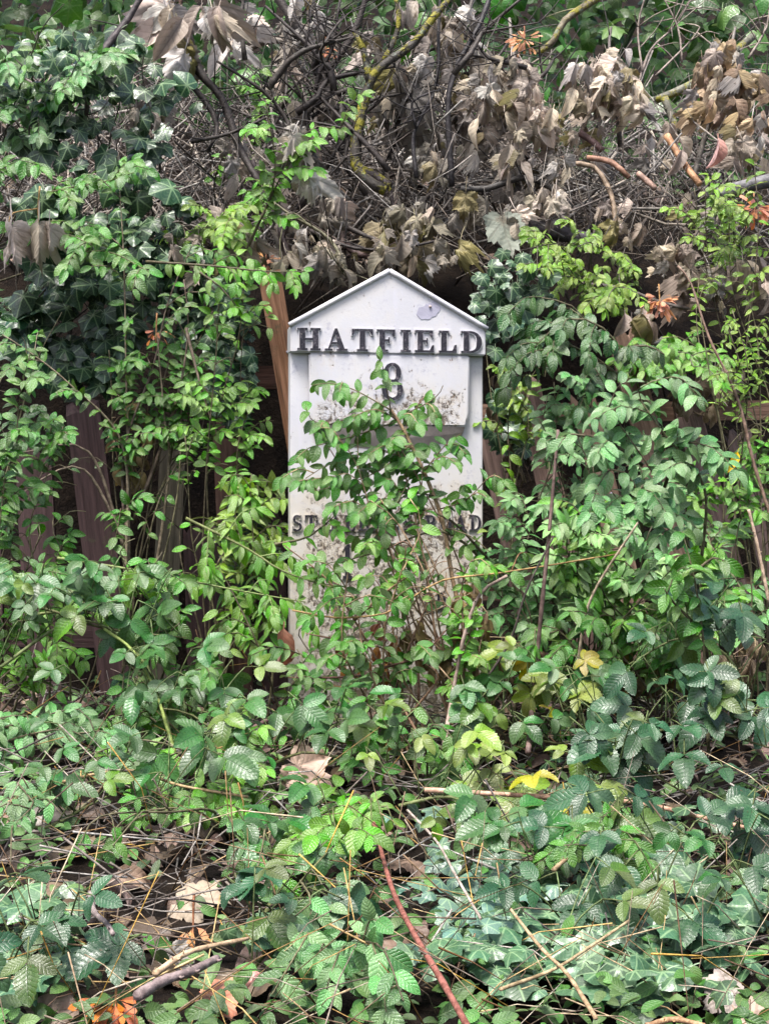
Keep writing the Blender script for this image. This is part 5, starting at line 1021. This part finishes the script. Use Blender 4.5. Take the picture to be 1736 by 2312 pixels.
# ------------------------------------------------------------------ stuff nobody could count
def scatter_litter():
    s = Soup(); s2 = Soup()
    shp = SH['flat_sycamore'][:3] + SH['curled'] + SH['oval'][:3]
    def nrm_at(x, y):
        e = 0.04; return Vector((ground_z(x - e, y) - ground_z(x + e, y), ground_z(x, y - e) - ground_z(x, y + e), 2 * e)).normalized()
    for k in range(1500):
        x = U(-1.05, 1.05); y = U(-1.75, 0.45) if k < 1000 else U(0.85, 2.3); z = ground_z(x, y)
        if k >= 1000: x *= 1.4; z = ground_z(x, y)
        if k >= 1000 and (z < 1.32 or k % 2): continue
        if k < 1000 and not (-0.62 < x < -0.12 and -1.75 < y < -1.0) and rnd() < 0.45: continue
        n = nrm_at(x, y) + Vector((U(-.6, .6), U(-.8, .3), U(0, .5)))
        s.put(random.choice(shp), frame(Vector((x, y, z + U(0.004, 0.03))), Vector((U(-1, 1), U(-1, 1), U(-.4, .3))), n, U(0.035, 0.085)))
    s.build('leaf_litter', M['litter'], (0.125, 0.088, 0.06), 'brown and grey dead leaf litter covering the ground and pile', 'leaf litter')
    # twigs: foreground straw and the jumble of the pile
    def tw(x, y, z, L, r, flat):
        d = Vector((U(-1, 1), U(-.8, .8), U(-flat, flat))).normalized() * L; a = Vector((x, y, z)) - d / 2
        s2.twig([a, a + d * 0.5 + Vector((U(-.1, .1), U(-.1, .1), U(-.1, .12))) * L, a + d], r, r * 0.6, 4)
    for k in range(900):
        x = U(-1.05, 1.05); y = U(-1.75, 0.3); tw(x, y, ground_z(x, y) + U(0.01, 0.09), U(0.06, 0.32), U(0.0009, 0.0024), 0.35)
    for k in range(900):
        x = U(-1.2, 1.2); y = U(0.55, 1.3); tw(x, y, U(1.30, 1.75) + 0.45 * (y - 0.6) - 0.12 * max(0, x), U(0.1, 0.5), 0.0009 + 0.0035 * rnd() ** 3, 1.3)
    for k in range(1500):
        x = U(-1.35, 1.35); y = U(0.72, 2.0)
        z = max(ground_z(x, y), 1.27 + 0.5 * (y - 0.7)) + U(0.0, 0.16); tw(x, y, z, U(0.08, 0.5), 0.001 + 0.006 * rnd() ** 3, 0.8)
    s2.build('twig_litter', M['twigs'], (0.21, 0.18, 0.16), 'jumble of thin dry twigs over the pile and straw on the ground', 'twigs')
scatter_litter()
def dry_straw():
    s = Soup()
    for k in range(620):
        px = U(-40, 1780); py = U(1380, 2420)
        if px < 620 and py < 1560: continue
        g = G(px, py); p = g + Vector((0, U(-.1, 0), U(0.01, 0.14))); L = U(0.06, 0.30)
        d = Vector((U(-1, 1), U(-.5, .5), U(-.75, .75))).normalized() * L
        s.twig([p - d / 2, p + Vector((U(-.08, .08), U(-.05, .05), U(-.02, .10))) * L, p + d / 2], U(0.0007, 0.0017), 0.0006, 4)
    s.build('dry_straw', M['twigs'], (0.30, 0.20, 0.115), 'thin tan dry stalks criss crossing among the brambles', 'dry stalks')
dry_straw()
def ground_cover():
    s = Soup()
    for k in range(2300):
        px, py = U(-60, 1800), U(1500, 2480)
        if 150 < px < 600 and 1900 < py < 2290 and rnd() < 0.85: continue
        if 560 < px < 880 and 1560 < py < 1760 and rnd() < 0.8: continue
        g = G(px, py); p = g + Vector((0, 0, U(0.01, 0.09)))
        s.put(random.choice(SH['oval'] if k % 3 else SH['leaflet']), frame(p, Vector((U(-1, 1), U(-1, 0.5), U(-.6, .4))), light_normal(0.6, 0.9, 0.5), U(0.02, 0.045)))
    s.build('ground_cover', M['cover'], (0.048, 0.135, 0.022), 'low mixed green seedlings covering the ground under the brambles', 'ground cover')
ground_cover()
def hedge():
    s = Soup()
    for k in range(9500):
        y = U(2.2, 4.2); x = U(-2.6, 2.6); z = U(1.5, 4.3)
        s.put(random.choice(SH['ivy'] if k % 2 else SH['oval']), frame(Vector((x, y, z)), Vector((U(-1, 1), U(-1, .4), U(-1, .2))), light_normal(0.6, 0.8, 0.7), U(0.05, 0.11)))
    for k in range(24):
        x = U(-2.6, 2.6); y = U(2.8, 4.5); s.twig([Vector((x, y, 1.3)), Vector((x + U(-.3, .3), y, 2.6)), Vector((x + U(-.6, .6), y, 4.1))], 0.02, 0.008, 5)
    s.build('hedge_foliage', M['hedge'], (0.030, 0.115, 0.010), 'dark green hedge foliage closing off the view behind the pile', 'hedge')
hedge()
print('leaves', N_LEAF[0], 'objects', len(bpy.data.objects))
